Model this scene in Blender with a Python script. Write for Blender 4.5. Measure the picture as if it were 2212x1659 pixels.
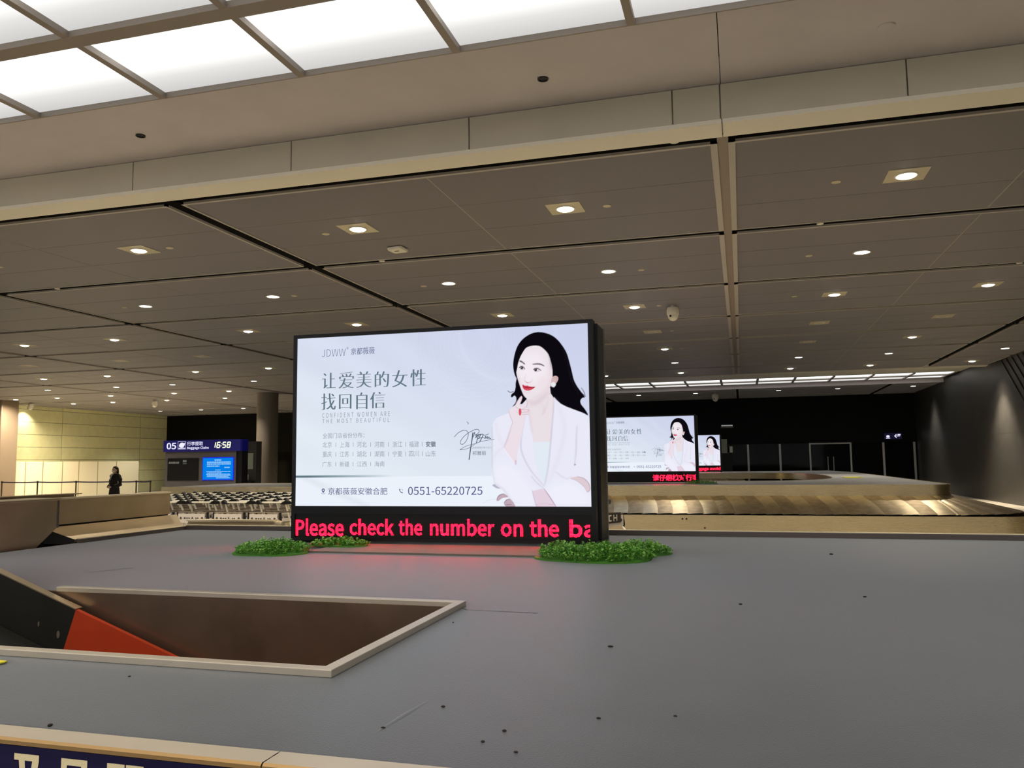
import bpy, bmesh, math, random
import numpy as np
from mathutils import Vector, Matrix

# ------------------------------------------------------------------ scene, camera, world, exposure
SC = bpy.context.scene
COL = SC.collection
for o in list(bpy.data.objects):
    bpy.data.objects.remove(o)
random.seed(7)
RNG = np.random.default_rng(7)

EYE = Vector((0.0, 0.0, 1.65))
YAW, PITCH, ROLL = math.radians(15.7185), math.radians(5.4616), math.radians(-0.6827)
fwd = Vector((-math.sin(YAW) * math.cos(PITCH), math.cos(YAW) * math.cos(PITCH), math.sin(PITCH)))
rgt = Vector((math.cos(YAW), math.sin(YAW), 0))
upv = rgt.cross(fwd)
r2 = math.cos(ROLL) * rgt + math.sin(ROLL) * upv
u2 = -math.sin(ROLL) * rgt + math.cos(ROLL) * upv
cam_d = bpy.data.cameras.new('camera')
cam_d.sensor_fit = 'HORIZONTAL'
cam_d.sensor_width = 36.0
cam_d.lens = 1745.5 / 2212 * 36.0
cam_d.clip_start = 0.05
cam_d.clip_end = 200
cam = bpy.data.objects.new('camera', cam_d)
COL.objects.link(cam)
cam.matrix_world = Matrix(((r2.x, u2.x, -fwd.x, EYE.x), (r2.y, u2.y, -fwd.y, EYE.y), (r2.z, u2.z, -fwd.z, EYE.z), (0, 0, 0, 1)))
SC.camera = cam

W = bpy.data.worlds.new('world')
W.use_nodes = True
SC.world = W
W.node_tree.nodes['Background'].inputs[0].default_value = (1.0, 0.985, 0.985, 1)
W.node_tree.nodes['Background'].inputs[1].default_value = 0.85
SC.view_settings.view_transform = 'Standard'
SC.view_settings.look = 'None'
SC.view_settings.exposure = 0.0
SC.view_settings.gamma = 1.0
SC.view_settings.use_curve_mapping = False
try:
    SC.cycles.use_denoising = True
    SC.cycles.max_bounces = 8
    SC.cycles.sample_clamp_indirect = 4.0
except Exception:
    pass

PANEL_STRENGTH = 2.1      # luminous ceiling panels
WARM_W, COOL_W = 180.0, 100.0
WARM_C, COOL_C = (1.0, 0.87, 0.68), (1.0, 0.95, 0.86)

# ------------------------------------------------------------------ materials
def lin(c):
    return tuple(((v / 255) / 12.92 if v / 255 <= 0.04045 else ((v / 255 + 0.055) / 1.055) ** 2.4) for v in c)

MATS = {}
def mat(name, rgb, rough=0.6, metal=0.0, spec=0.5, noise=0.0, nscale=8.0, bump=0.0, bscale=60.0, stretch=None, emit=None, estr=0.0, coat=0.0):
    if name in MATS:
        return MATS[name]
    m = bpy.data.materials.new(name)
    m.use_nodes = True
    nt = m.node_tree
    b = nt.nodes['Principled BSDF']
    c = lin(rgb)
    b.inputs['Base Color'].default_value = (*c, 1)
    b.inputs['Roughness'].default_value = rough
    b.inputs['Metallic'].default_value = metal
    b.inputs['Specular IOR Level'].default_value = spec
    b.inputs['Coat Weight'].default_value = coat
    if emit is not None:
        b.inputs['Emission Color'].default_value = (*emit, 1)
        b.inputs['Emission Strength'].default_value = estr
    if noise or bump:
        tc = nt.nodes.new('ShaderNodeTexCoord')
        mp = nt.nodes.new('ShaderNodeMapping')
        if stretch:
            mp.inputs['Scale'].default_value = stretch
        nt.links.new(tc.outputs['Object'], mp.inputs[0])
    if noise:
        n = nt.nodes.new('ShaderNodeTexNoise')
        n.inputs['Scale'].default_value = nscale
        n.inputs['Detail'].default_value = 6
        r = nt.nodes.new('ShaderNodeValToRGB')
        r.color_ramp.elements[0].position = 0.3
        r.color_ramp.elements[1].position = 0.7
        r.color_ramp.elements[0].color = (*[v * (1 - noise) for v in c], 1)
        r.color_ramp.elements[1].color = (*[min(1, v * (1 + noise)) for v in c], 1)
        nt.links.new(mp.outputs[0], n.inputs['Vector'])
        nt.links.new(n.outputs[0], r.inputs[0])
        nt.links.new(r.outputs[0], b.inputs['Base Color'])
    if bump:
        n2 = nt.nodes.new('ShaderNodeTexNoise')
        n2.inputs['Scale'].default_value = bscale
        n2.inputs['Detail'].default_value = 4
        bp = nt.nodes.new('ShaderNodeBump')
        bp.inputs['Strength'].default_value = bump
        bp.inputs['Distance'].default_value = 0.01
        nt.links.new(mp.outputs[0], n2.inputs['Vector'])
        nt.links.new(n2.outputs[0], bp.inputs['Height'])
        nt.links.new(bp.outputs[0], b.inputs['Normal'])
    MATS[name] = m
    return m

def sheen(m, w, r):
    b = m.node_tree.nodes['Principled BSDF']
    b.inputs['Sheen Weight'].default_value = w
    b.inputs['Sheen Roughness'].default_value = r

def emis(name, rgb, s):
    if name in MATS:
        return MATS[name]
    m = bpy.data.materials.new(name)
    m.use_nodes = True
    nt = m.node_tree
    nt.nodes.clear()
    e = nt.nodes.new('ShaderNodeEmission')
    e.inputs[0].default_value = (*rgb, 1)
    e.inputs[1].default_value = s
    o = nt.nodes.new('ShaderNodeOutputMaterial')
    nt.links.new(e.outputs[0], o.inputs[0])
    MATS[name] = m
    return m

def brick_mat(name, c1, mortar, w, h, gap, rough, axes='xy', spec=0.5, var=0.08, offset=0.0, noise_amt=0.25):
    m = bpy.data.materials.new(name)
    m.use_nodes = True
    nt = m.node_tree
    b = nt.nodes['Principled BSDF']
    tc = nt.nodes.new('ShaderNodeTexCoord')
    sp = nt.nodes.new('ShaderNodeSeparateXYZ')
    cb = nt.nodes.new('ShaderNodeCombineXYZ')
    nt.links.new(tc.outputs['Object'], sp.inputs[0])
    nt.links.new(sp.outputs['XYZ'.index(axes[0].upper())], cb.inputs[0])
    nt.links.new(sp.outputs['XYZ'.index(axes[1].upper())], cb.inputs[1])
    br = nt.nodes.new('ShaderNodeTexBrick')
    br.offset = offset
    c = lin(c1)
    br.inputs['Color1'].default_value = (*[v * (1 - var) for v in c], 1)
    br.inputs['Color2'].default_value = (*[v * (1 + var) for v in c], 1)
    br.inputs['Mortar'].default_value = (*lin(mortar), 1)
    br.inputs['Scale'].default_value = 1.0
    br.inputs['Mortar Size'].default_value = gap
    br.inputs['Brick Width'].default_value = w
    br.inputs['Row Height'].default_value = h
    nt.links.new(cb.outputs[0], br.inputs['Vector'])
    n = nt.nodes.new('ShaderNodeTexNoise')
    n.inputs['Scale'].default_value = 3.0
    n.inputs['Detail'].default_value = 8
    nt.links.new(tc.outputs['Object'], n.inputs['Vector'])
    mr = nt.nodes.new('ShaderNodeMapRange')
    mr.inputs['To Min'].default_value = 1 - noise_amt
    mr.inputs['To Max'].default_value = 1 + noise_amt
    nt.links.new(n.outputs[0], mr.inputs[0])
    mx = nt.nodes.new('ShaderNodeMix')
    mx.data_type = 'RGBA'
    mx.blend_type = 'MULTIPLY'
    mx.inputs[0].default_value = 1.0
    nt.links.new(br.outputs['Color'], mx.inputs['A'])
    nt.links.new(mr.outputs[0], mx.inputs['B'])
    nt.links.new(mx.outputs['Result'], b.inputs['Base Color'])
    b.inputs['Roughness'].default_value = rough
    b.inputs['Specular IOR Level'].default_value = spec
    MATS[name] = m
    return m

M_DECK = mat('deck_grey', (60, 65, 73), 0.42, 0, 0.5, noise=0.10, nscale=5.0, bump=0.12, bscale=180)
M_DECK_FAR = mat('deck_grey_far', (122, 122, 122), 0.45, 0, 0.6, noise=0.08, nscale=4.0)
sheen(M_DECK, 1.0, 0.32)
M_DECK.node_tree.nodes['Principled BSDF'].inputs['Sheen Tint'].default_value = (0.93, 0.97, 1.0, 1)
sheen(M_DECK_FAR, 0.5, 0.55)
M_PLATE = mat('lamplit_plate_beige', (150, 142, 128), 0.6, 0, 0.3, noise=0.06)  # beige of lamp-lit deck put into the plate colour
M_STEEL = mat('brushed_steel', (214, 198, 160), 0.24, 1.0, 0.5, noise=0.06, nscale=2.0, stretch=(1, 1, 30), bump=0.35, bscale=9)  # gold tint holds the warm lamps' reflection in the base colour
M_STEEL_S = mat('brushed_steel_satin', (206, 190, 160), 0.40, 1.0, 0.5, noise=0.10, nscale=3.0)  # warm lamp reflection put into this tint as well
M_SLAT = mat('belt_plate_steel', (206, 192, 160), 0.34, 1.0, 0.5, noise=0.16, nscale=6.0)
M_SLAT_B = mat('belt_plate_worn', (168, 152, 124), 0.42, 1.0, 0.5, noise=0.22, nscale=7.0)
M_PIT = mat('pit_liner_steel', (134, 114, 98), 0.38, 0.85, 0.5, noise=0.18, nscale=3.0)
M_KERB = mat('kerb_steel', (118, 108, 102), 0.45, 0.6)
M_RIM = mat('rim_steel', (206, 198, 184), 0.45, 0.7, 0.5, noise=0.06, nscale=4)
M_MULL = mat('mullion_steel', (186, 186, 182), 0.45, 0.7)
M_EDGE = mat('polished_edge', (240, 226, 194), 0.35, 0.5)
M_RUBBER = mat('black_rubber', (24, 25, 24), 0.55, 0, 0.4, noise=0.25, nscale=5)
M_ORANGE = mat('orange_panel', (176, 58, 26), 0.55, 0, 0.3, noise=0.06)
M_BLACK = mat('matt_black', (14, 14, 16), 0.5, 0, 0.4)
M_CAB = mat('cabinet_black', (14, 14, 18), 0.42, 0, 0.4)
M_GREY_EDGE = mat('cabinet_edge_steel', (120, 118, 112), 0.4, 0.8)
M_CEIL = mat('dark_metal_ceiling', (98, 91, 94), 0.55, 0.0, 0.4, noise=0.06, nscale=40, bump=0.05, bscale=300)
sheen(M_CEIL, 0.35, 0.5)
M_CTRIM = mat('ceiling_edge_trim', (178, 172, 164), 0.5, 0.0, 0.4)
M_CSTRIP = mat('ceiling_strip', (142, 130, 118), 0.5, 0.0, 0.4)
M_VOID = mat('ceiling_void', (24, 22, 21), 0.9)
M_SOFFIT = mat('soffit_paint', (206, 199, 200), 0.6, 0, 0.3, noise=0.03, nscale=2)
M_FASCIA = mat('fascia_panel', (200, 194, 176), 0.5, 0, 0.4, noise=0.03, nscale=2)
M_LIP = mat('lip_cream', (238, 232, 214), 0.5, 0, 0.4)
M_GRID = mat('grid_bar', (150, 140, 130), 0.5, 0.2)
M_FLOOR = brick_mat('stone_floor', (186, 178, 160), (140, 132, 118), 0.8, 0.8, 0.006, 0.22, 'xy')
M_LWALL = brick_mat('pale_stone_wall', (226, 222, 170), (150, 146, 108), 6.2, 0.68, 0.016, 0.5, 'yz', noise_amt=0.12)
M_RWALL = brick_mat('dark_stone_wall', (58, 56, 53), (40, 38, 36), 3.2, 2.4, 0.008, 0.42, 'yz', noise_amt=0.35)
M_FARWALL = mat('far_dark_wall', (7, 7, 7), 0.6, 0, 0.15)
M_COLUMN = mat('column_grey', (120, 112, 102), 0.5, 0, 0.4)
M_COLUMN_B = mat('column_beige', (128, 112, 92), 0.5, 0, 0.4)
M_HOARD = mat('hoarding_cream', (232, 222, 188), 0.6, 0, 0.3)
M_HSEAM = mat('hoarding_seam', (150, 138, 92), 0.6)
M_WHITE = mat('white_plastic', (226, 222, 206), 0.4)
M_CREAMPL = mat('lamp_plate', (198, 188, 160), 0.5)
M_CHROME = mat('chrome', (220, 218, 214), 0.16, 1.0)
M_CARTBAR = mat('cart_bar', (240, 234, 214), 0.35, 0.0)
M_CARTPANEL = mat('cart_panel', (206, 198, 188), 0.5)
M_CARTINK = mat('cart_ink', (70, 62, 58), 0.6)
M_BLUE = mat('navy_board', (14, 11, 66), 0.6, 0, 0.2)
M_LETTER = mat('cream_letter', (228, 220, 184), 0.5)
M_SKIN = mat('skin', (214, 182, 152), 0.55)
M_COAT = mat('black_coat', (14, 11, 12), 0.8)
M_HAIR = mat('dark_hair', (34, 22, 16), 0.5)
M_SHIRT = mat('white_blouse', (225, 220, 212), 0.7)
M_LEAF = [mat('leaf_a', (142, 204, 84), 0.5, 0, 0.3), mat('leaf_b', (98, 166, 62), 0.5, 0, 0.3), mat('leaf_c', (170, 220, 112), 0.5, 0, 0.3)]
M_YELLOW = mat('yellow_paper', (206, 200, 40), 0.6)
M_CRUMB = mat('crumb', (34, 28, 24), 0.9)
M_SEAM = mat('seam_dark', (52, 50, 52), 0.8)
M_SIGNGREY = mat('sign_grey', (92, 88, 90), 0.5)
M_SIGNBLUE = mat('sign_header_blue', (24, 22, 96), 0.4, emit=lin((22, 20, 92)), estr=0.5)
M_MINT = mat('notice_pale', (150, 156, 138), 0.6)
M_BELT = mat('barrier_belt', (40, 34, 74), 0.7)
M_STAND = mat('stanchion_dark', (74, 62, 44), 0.4, 0.5)
E_LAMP_W = emis('lamp_warm', (1.0, 0.93, 0.74), 9.0)
E_LAMP_C = emis('lamp_cool', (1.0, 0.98, 0.97), 7.0)
E_WHITE = emis('sign_white', (0.80, 0.78, 1.0), 1.1)
E_CLOCK = emis('clock_digits', (0.92, 0.95, 0.72), 1.1)
E_BLUES = emis('screen_blue', lin((0, 128, 236)), 0.95)
E_BLUET = emis('screen_blue_text', lin((150, 205, 250)), 1.0)
E_GREYT = emis('screen_grey_text', lin((120, 120, 105)), 0.8)
E_INKS = {}

def glass_mat():
    m = bpy.data.materials.new('dark_glass')
    m.use_nodes = True
    b = m.node_tree.nodes['Principled BSDF']
    b.inputs['Base Color'].default_value = (0.75, 0.8, 0.78, 1)
    b.inputs['Roughness'].default_value = 0.03
    b.inputs['Transmission Weight'].default_value = 1.0
    b.inputs['IOR'].default_value = 1.12
    return m
M_GLASS = glass_mat()

def led_mat():
    m = bpy.data.materials.new('red_led')
    m.use_nodes = True
    nt = m.node_tree
    nt.nodes.clear()
    tc = nt.nodes.new('ShaderNodeTexCoord')
    sp = nt.nodes.new('ShaderNodeSeparateXYZ')
    nt.links.new(tc.outputs['Object'], sp.inputs[0])
    prods = []
    for ax in (0, 2):
        f = nt.nodes.new('ShaderNodeMath'); f.operation = 'MULTIPLY'; f.inputs[1].default_value = 2 * math.pi / 0.0105
        s = nt.nodes.new('ShaderNodeMath'); s.operation = 'SINE'
        nt.links.new(sp.outputs[ax], f.inputs[0]); nt.links.new(f.outputs[0], s.inputs[0])
        prods.append(s)
    a = nt.nodes.new('ShaderNodeMath'); a.operation = 'ADD'
    nt.links.new(prods[0].outputs[0], a.inputs[0]); nt.links.new(prods[1].outputs[0], a.inputs[1])
    r = nt.nodes.new('ShaderNodeMapRange')
    r.inputs['From Min'].default_value = -2.0; r.inputs['From Max'].default_value = 2.0
    nt.links.new(a.outputs[0], r.inputs[0])
    pw = nt.nodes.new('ShaderNodeMath'); pw.operation = 'POWER'; pw.inputs[1].default_value = 4.0
    nt.links.new(r.outputs[0], pw.inputs[0])
    ml = nt.nodes.new('ShaderNodeMath'); ml.operation = 'MULTIPLY_ADD'; ml.inputs[1].default_value = 58.0; ml.inputs[2].default_value = 0.4
    nt.links.new(pw.outputs[0], ml.inputs[0])
    e = nt.nodes.new('ShaderNodeEmission')
    e.inputs[0].default_value = (1.0, 0.004, 0.018, 1)
    nt.links.new(ml.outputs[0], e.inputs[1])
    o = nt.nodes.new('ShaderNodeOutputMaterial')
    nt.links.new(e.outputs[0], o.inputs[0])
    return m
M_LED = led_mat()

def picture_mat():
    m = bpy.data.materials.new('led_picture')
    m.use_nodes = True
    nt = m.node_tree
    nt.nodes.clear()
    a = nt.nodes.new('ShaderNodeAttribute')
    a.attribute_name = 'picture'
    e = nt.nodes.new('ShaderNodeEmission')
    e.inputs[1].default_value = 1.0
    nt.links.new(a.outputs['Color'], e.inputs[0])
    o = nt.nodes.new('ShaderNodeOutputMaterial')
    nt.links.new(e.outputs[0], o.inputs[0])
    return m
M_PICTURE = picture_mat()

def panel_mat():
    # diffuser in front of fluorescent tubes: brightest along the tubes, dimmer at the long edges
    m = bpy.data.materials.new('luminous_diffuser')
    m.use_nodes = True
    nt = m.node_tree
    nt.nodes.clear()
    tc = nt.nodes.new('ShaderNodeTexCoord')
    sp = nt.nodes.new('ShaderNodeSeparateXYZ')
    nt.links.new(tc.outputs['Generated'], sp.inputs[0])
    r = nt.nodes.new('ShaderNodeValToRGB')
    els = r.color_ramp.elements
    els[0].position = 0.0; els[0].color = (0.40, 0.40, 0.40, 1)
    els[1].position = 1.0; els[1].color = (0.30, 0.30, 0.285, 1)
    for p, v in ((0.18, 0.80), (0.38, 1.0), (0.50, 0.74), (0.60, 0.50), (0.74, 0.385), (0.88, 0.335)):
        e_ = els.new(p); e_.color = (v, v, v, 1)
    nt.links.new(sp.outputs[1], r.inputs[0])
    mu = nt.nodes.new('ShaderNodeMath'); mu.operation = 'MULTIPLY'; mu.inputs[1].default_value = PANEL_STRENGTH
    nt.links.new(r.outputs[0], mu.inputs[0])
    e = nt.nodes.new('ShaderNodeEmission')
    e.inputs[0].default_value = (1.0, 0.985, 0.96, 1)
    nt.links.new(mu.outputs[0], e.inputs[1])
    o = nt.nodes.new('ShaderNodeOutputMaterial')
    nt.links.new(e.outputs[0], o.inputs[0])
    return m
M_PANEL = panel_mat()

# ------------------------------------------------------------------ geometry helpers
class MB:
    def __init__(s):
        s.v, s.f, s.m = [], [], []
    def add(s, vs, fs, mi=0):
        b = len(s.v)
        s.v += [tuple(p) for p in vs]
        s.f += [tuple(i + b for i in f) for f in fs]
        s.m += [mi] * len(fs)
        return s
    def box(s, x0, x1, y0, y1, z0, z1, mi=0):
        vs = [(x, y, z) for z in (z0, z1) for y in (y0, y1) for x in (x0, x1)]
        return s.add(vs, [(0, 2, 3, 1), (4, 5, 7, 6), (0, 1, 5, 4), (2, 6, 7, 3), (0, 4, 6, 2), (1, 3, 7, 5)], mi)
    def prism(s, poly, z0, z1, mi=0):
        n = len(poly)
        vs = [(x, y, z0) for x, y in poly] + [(x, y, z1) for x, y in poly]
        fs = [tuple(range(n - 1, -1, -1)), tuple(range(n, 2 * n))]
        fs += [(i, (i + 1) % n, n + (i + 1) % n, n + i) for i in range(n)]
        return s.add(vs, fs, mi)
    def extrude(s, poly3, d, mi=0):
        n = len(poly3)
        d = Vector(d)
        vs = [Vector(p) for p in poly3] + [Vector(p) + d for p in poly3]
        fs = [tuple(range(n - 1, -1, -1)), tuple(range(n, 2 * n))]
        fs += [(i, (i + 1) % n, n + (i + 1) % n, n + i) for i in range(n)]
        return s.add(vs, fs, mi)
    def tube(s, pts, r, n=8, mi=0, cap=True):
        pts = [Vector(p) for p in pts]
        rs = r if isinstance(r, (list, tuple)) else [r] * len(pts)
        vs = []
        for i, p in enumerate(pts):
            a = pts[max(0, i - 1)]; b = pts[min(len(pts) - 1, i + 1)]
            t = (b - a).normalized()
            h = Vector((0, 0, 1)) if abs(t.z) < 0.9 else Vector((1, 0, 0))
            u = t.cross(h).normalized(); w = t.cross(u)
            for k in range(n):
                an = 2 * math.pi * k / n
                vs.append(p + rs[i] * (math.cos(an) * u + math.sin(an) * w))
        fs = []
        for i in range(len(pts) - 1):
            for k in range(n):
                fs.append((i * n + k, i * n + (k + 1) % n, (i + 1) * n + (k + 1) % n, (i + 1) * n + k))
        if cap:
            fs.append(tuple(range(n - 1, -1, -1)))
            fs.append(tuple(range((len(pts) - 1) * n, len(pts) * n)))
        return s.add(vs, fs, mi)
    def lathe(s, prof, c=(0, 0, 0), n=24, mi=0, sx=1.0, sy=1.0):
        vs, fs = [], []
        for r, z in prof:
            for k in range(n):
                a = 2 * math.pi * k / n
                vs.append((c[0] + sx * r * math.cos(a), c[1] + sy * r * math.sin(a), c[2] + z))
        for i in range(len(prof) - 1):
            for k in range(n):
                fs.append((i * n + k, i * n + (k + 1) % n, (i + 1) * n + (k + 1) % n, (i + 1) * n + k))
        fs.append(tuple(range(n - 1, -1, -1)))
        fs.append(tuple(range((len(prof) - 1) * n, len(prof) * n)))
        return s.add(vs, fs, mi)
    def ell(s, c, r, n=14, m=9, mi=0):
        vs, fs = [], []
        for i in range(m + 1):
            th = math.pi * i / m
            for k in range(n):
                a = 2 * math.pi * k / n
                vs.append((c[0] + r[0] * math.sin(th) * math.cos(a), c[1] + r[1] * math.sin(th) * math.sin(a), c[2] + r[2] * math.cos(th)))
        for i in range(m):
            for k in range(n):
                fs.append((i * n + k, (i + 1) * n + k, (i + 1) * n + (k + 1) % n, i * n + (k + 1) % n))
        return s.add(vs, fs, mi)
    def loft(s, rings, mi=0, cap=True):
        n = len(rings[0])
        vs = [p for r in rings for p in r]
        fs = []
        for i in range(len(rings) - 1):
            for k in range(n):
                fs.append((i * n + k, i * n + (k + 1) % n, (i + 1) * n + (k + 1) % n, (i + 1) * n + k))
        if cap:
            fs.append(tuple(range(n - 1, -1, -1)))
            fs.append(tuple(range((len(rings) - 1) * n, len(rings) * n)))
        return s.add(vs, fs, mi)
    def ribbon(s, pts, w, y, mi=0):
        # a flat pen stroke lying in a plane of constant y; pts are (x, z)
        n = len(pts)
        vs, fs = [], []
        for i in range(n):
            a = pts[max(0, i - 1)]; b = pts[min(n - 1, i + 1)]
            dx, dz = b[0] - a[0], b[1] - a[1]
            L = math.hypot(dx, dz) or 1
            ww = w if not isinstance(w, (list, tuple)) else w[i]
            nx, nz = -dz / L * ww / 2, dx / L * ww / 2
            vs += [(pts[i][0] + nx, y, pts[i][1] + nz), (pts[i][0] - nx, y, pts[i][1] - nz)]
        for i in range(n - 1):
            fs.append((2 * i, 2 * i + 1, 2 * i + 3, 2 * i + 2))
        return s.add(vs, fs, mi)
    def build(s, name, mats, parent=None, smooth=False, bevel=0.0, loc=None):
        me = bpy.data.meshes.new(name)
        me.from_pydata(s.v, [], s.f)
        mats = mats if isinstance(mats, (list, tuple)) else [mats]
        for m in mats:
            me.materials.append(m)
        if len(mats) > 1:
            me.polygons.foreach_set('material_index', s.m)
        bm = bmesh.new(); bm.from_mesh(me)
        bmesh.ops.recalc_face_normals(bm, faces=bm.faces)
        bm.to_mesh(me); bm.free()
        if smooth:
            me.polygons.foreach_set('use_smooth', [True] * len(me.polygons))
            try:
                me.set_sharp_from_angle(angle=math.radians(40))
            except Exception:
                pass
        me.update()
        o = bpy.data.objects.new(name, me)
        COL.objects.link(o)
        if parent:
            o.parent = parent
        if loc:
            o.location = loc
        if bevel:
            bv = o.modifiers.new('bevel', 'BEVEL')
            bv.width = bevel; bv.segments = 2; bv.limit_method = 'ANGLE'
        return o

def tag(o, label, cat, group=None, kind=None):
    o['label'] = label
    o['category'] = cat
    if group: o['group'] = group
    if kind: o['kind'] = kind
    return o

def thing(name, loc, label, cat, group=None, rz=0.0):
    o = bpy.data.objects.new(name, None)
    o.empty_display_size = 0.1
    COL.objects.link(o)
    o.location = loc
    o.rotation_euler = (0, 0, rz)
    return tag(o, label, cat, group)

def struct(o, label=None, cat=None):
    o['kind'] = 'structure'
    if label: o['label'] = label
    if cat: o['category'] = cat
    return o

def copy_thing(src, loc, label, rz=None):
    c = src.copy(); COL.objects.link(c)
    c.location = loc
    if rz is not None: c.rotation_euler = (0, 0, rz)
    c['label'] = label
    for ch in list(src.children):
        d = ch.copy(); COL.objects.link(d); d.parent = c
        for g in list(ch.children):
            e = g.copy(); COL.objects.link(e); e.parent = d
    return c

def catmull(pts, k=6, closed=True):
    n = len(pts)
    out = []
    rng = range(n) if closed else range(n - 1)
    for i in rng:
        if closed:
            p0, p1, p2, p3 = pts[(i - 1) % n], pts[i], pts[(i + 1) % n], pts[(i + 2) % n]
        else:
            p0, p1, p2, p3 = pts[max(0, i - 1)], pts[i], pts[i + 1], pts[min(n - 1, i + 2)]
        for j in range(k):
            t = j / k
            out.append(tuple(0.5 * ((2 * p1[a]) + (-p0[a] + p2[a]) * t + (2 * p0[a] - 5 * p1[a] + 4 * p2[a] - p3[a]) * t * t + (-p0[a] + 3 * p1[a] - 3 * p2[a] + p3[a]) * t ** 3) for a in range(len(p1))))
    if not closed:
        out.append(tuple(pts[-1]))
    return out

ORD = ['first', 'second', 'third', 'fourth', 'fifth', 'sixth', 'seventh', 'eighth', 'ninth', 'tenth', 'eleventh', 'twelfth', 'thirteenth', 'fourteenth']

# text to flat mesh data, unit box normalised
_TXT = {}
FONT = None
try:      # Blender's own bundled interface typeface
    import os
    _fp = os.path.join(bpy.utils.resource_path('LOCAL'), 'datafiles', 'fonts', 'Noto Sans CJK Regular.woff2')
    if os.path.exists(_fp):
        FONT = bpy.data.fonts.load(_fp)
except Exception:
    FONT = None
def text_geo(s, offset=0.0, spacing=1.0):
    key = (s, offset, spacing)
    if key in _TXT:
        return _TXT[key]
    cu = bpy.data.curves.new('t', 'FONT')
    cu.body = s
    if FONT is not None and s.isascii():
        cu.font = FONT
        offset *= 0.45
    cu.offset = offset
    cu.space_character = spacing
    cu.resolution_u = 3
    ob = bpy.data.objects.new('t', cu)
    COL.objects.link(ob)
    dg = bpy.context.evaluated_depsgraph_get()
    dg.update()
    me = bpy.data.meshes.new_from_object(ob.evaluated_get(dg))
    v = np.zeros(len(me.vertices) * 3)
    me.vertices.foreach_get('co', v)
    v = v.reshape(-1, 3)[:, :2]
    f = [tuple(p.vertices) for p in me.polygons]
    bpy.data.objects.remove(ob); bpy.data.curves.remove(cu); bpy.data.meshes.remove(me)
    _TXT[key] = (v, f)
    return _TXT[key]

def put_text(mb, s, x0, x1, z0, z1, y, mi=0, offset=0.0, spacing=1.0, clip=None):
    v, f = text_geo(s, offset, spacing)
    mn, mx = v.min(0), v.max(0)
    q = (v - mn) / (mx - mn)
    X = x0 + q[:, 0] * (x1 - x0)
    Z = z0 + q[:, 1] * (z1 - z0)
    if clip is not None:
        X = np.minimum(X, clip)
        f = [p for p in f if not all(X[i] >= clip - 1e-6 for i in p)]
    mb.add([(a, y, b) for a, b in zip(X, Z)], f, mi)
# ------------------------------------------------------------------ the hall: floor, walls, ceiling
CZ = 4.95
XL, XR, YF = -37.0, 8.75, 46.0
struct(MB().box(XL - 0.3, XR + 0.3, -14, YF + 3, -0.2, 0.0).build('floor', M_FLOOR))
struct(MB().box(XL - 0.3, XL, -4, YF + 3, 0, 5.6).build('wall_left', M_LWALL))
wr = MB().box(XR, XR + 0.3, -4, YF + 3, 0, 5.6)
for k in range(6):          # slanted relief ribs shaped for light streaks, high on the stone wall's near end
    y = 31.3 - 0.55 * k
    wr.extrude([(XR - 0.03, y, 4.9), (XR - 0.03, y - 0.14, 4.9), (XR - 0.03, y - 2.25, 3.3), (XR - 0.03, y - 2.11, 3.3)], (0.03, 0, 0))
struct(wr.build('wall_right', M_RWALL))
struct(MB().box(XL - 0.3, XR + 0.3, YF + 2.4, YF + 2.7, 0, 5.6).build('wall_far', M_FARWALL))
struct(MB().box(XL - 0.3, XR + 0.3, YF - 0.1, YF + 0.1, 2.42, 5.6).build('wall_far_header', M_FARWALL), 'dark bulkhead above the far glass partition', 'wall')
struct(MB().box(XL - 0.3, XR + 0.3, -4, YF + 3, 5.62, 5.75).build('ceiling_slab', M_VOID))

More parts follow.
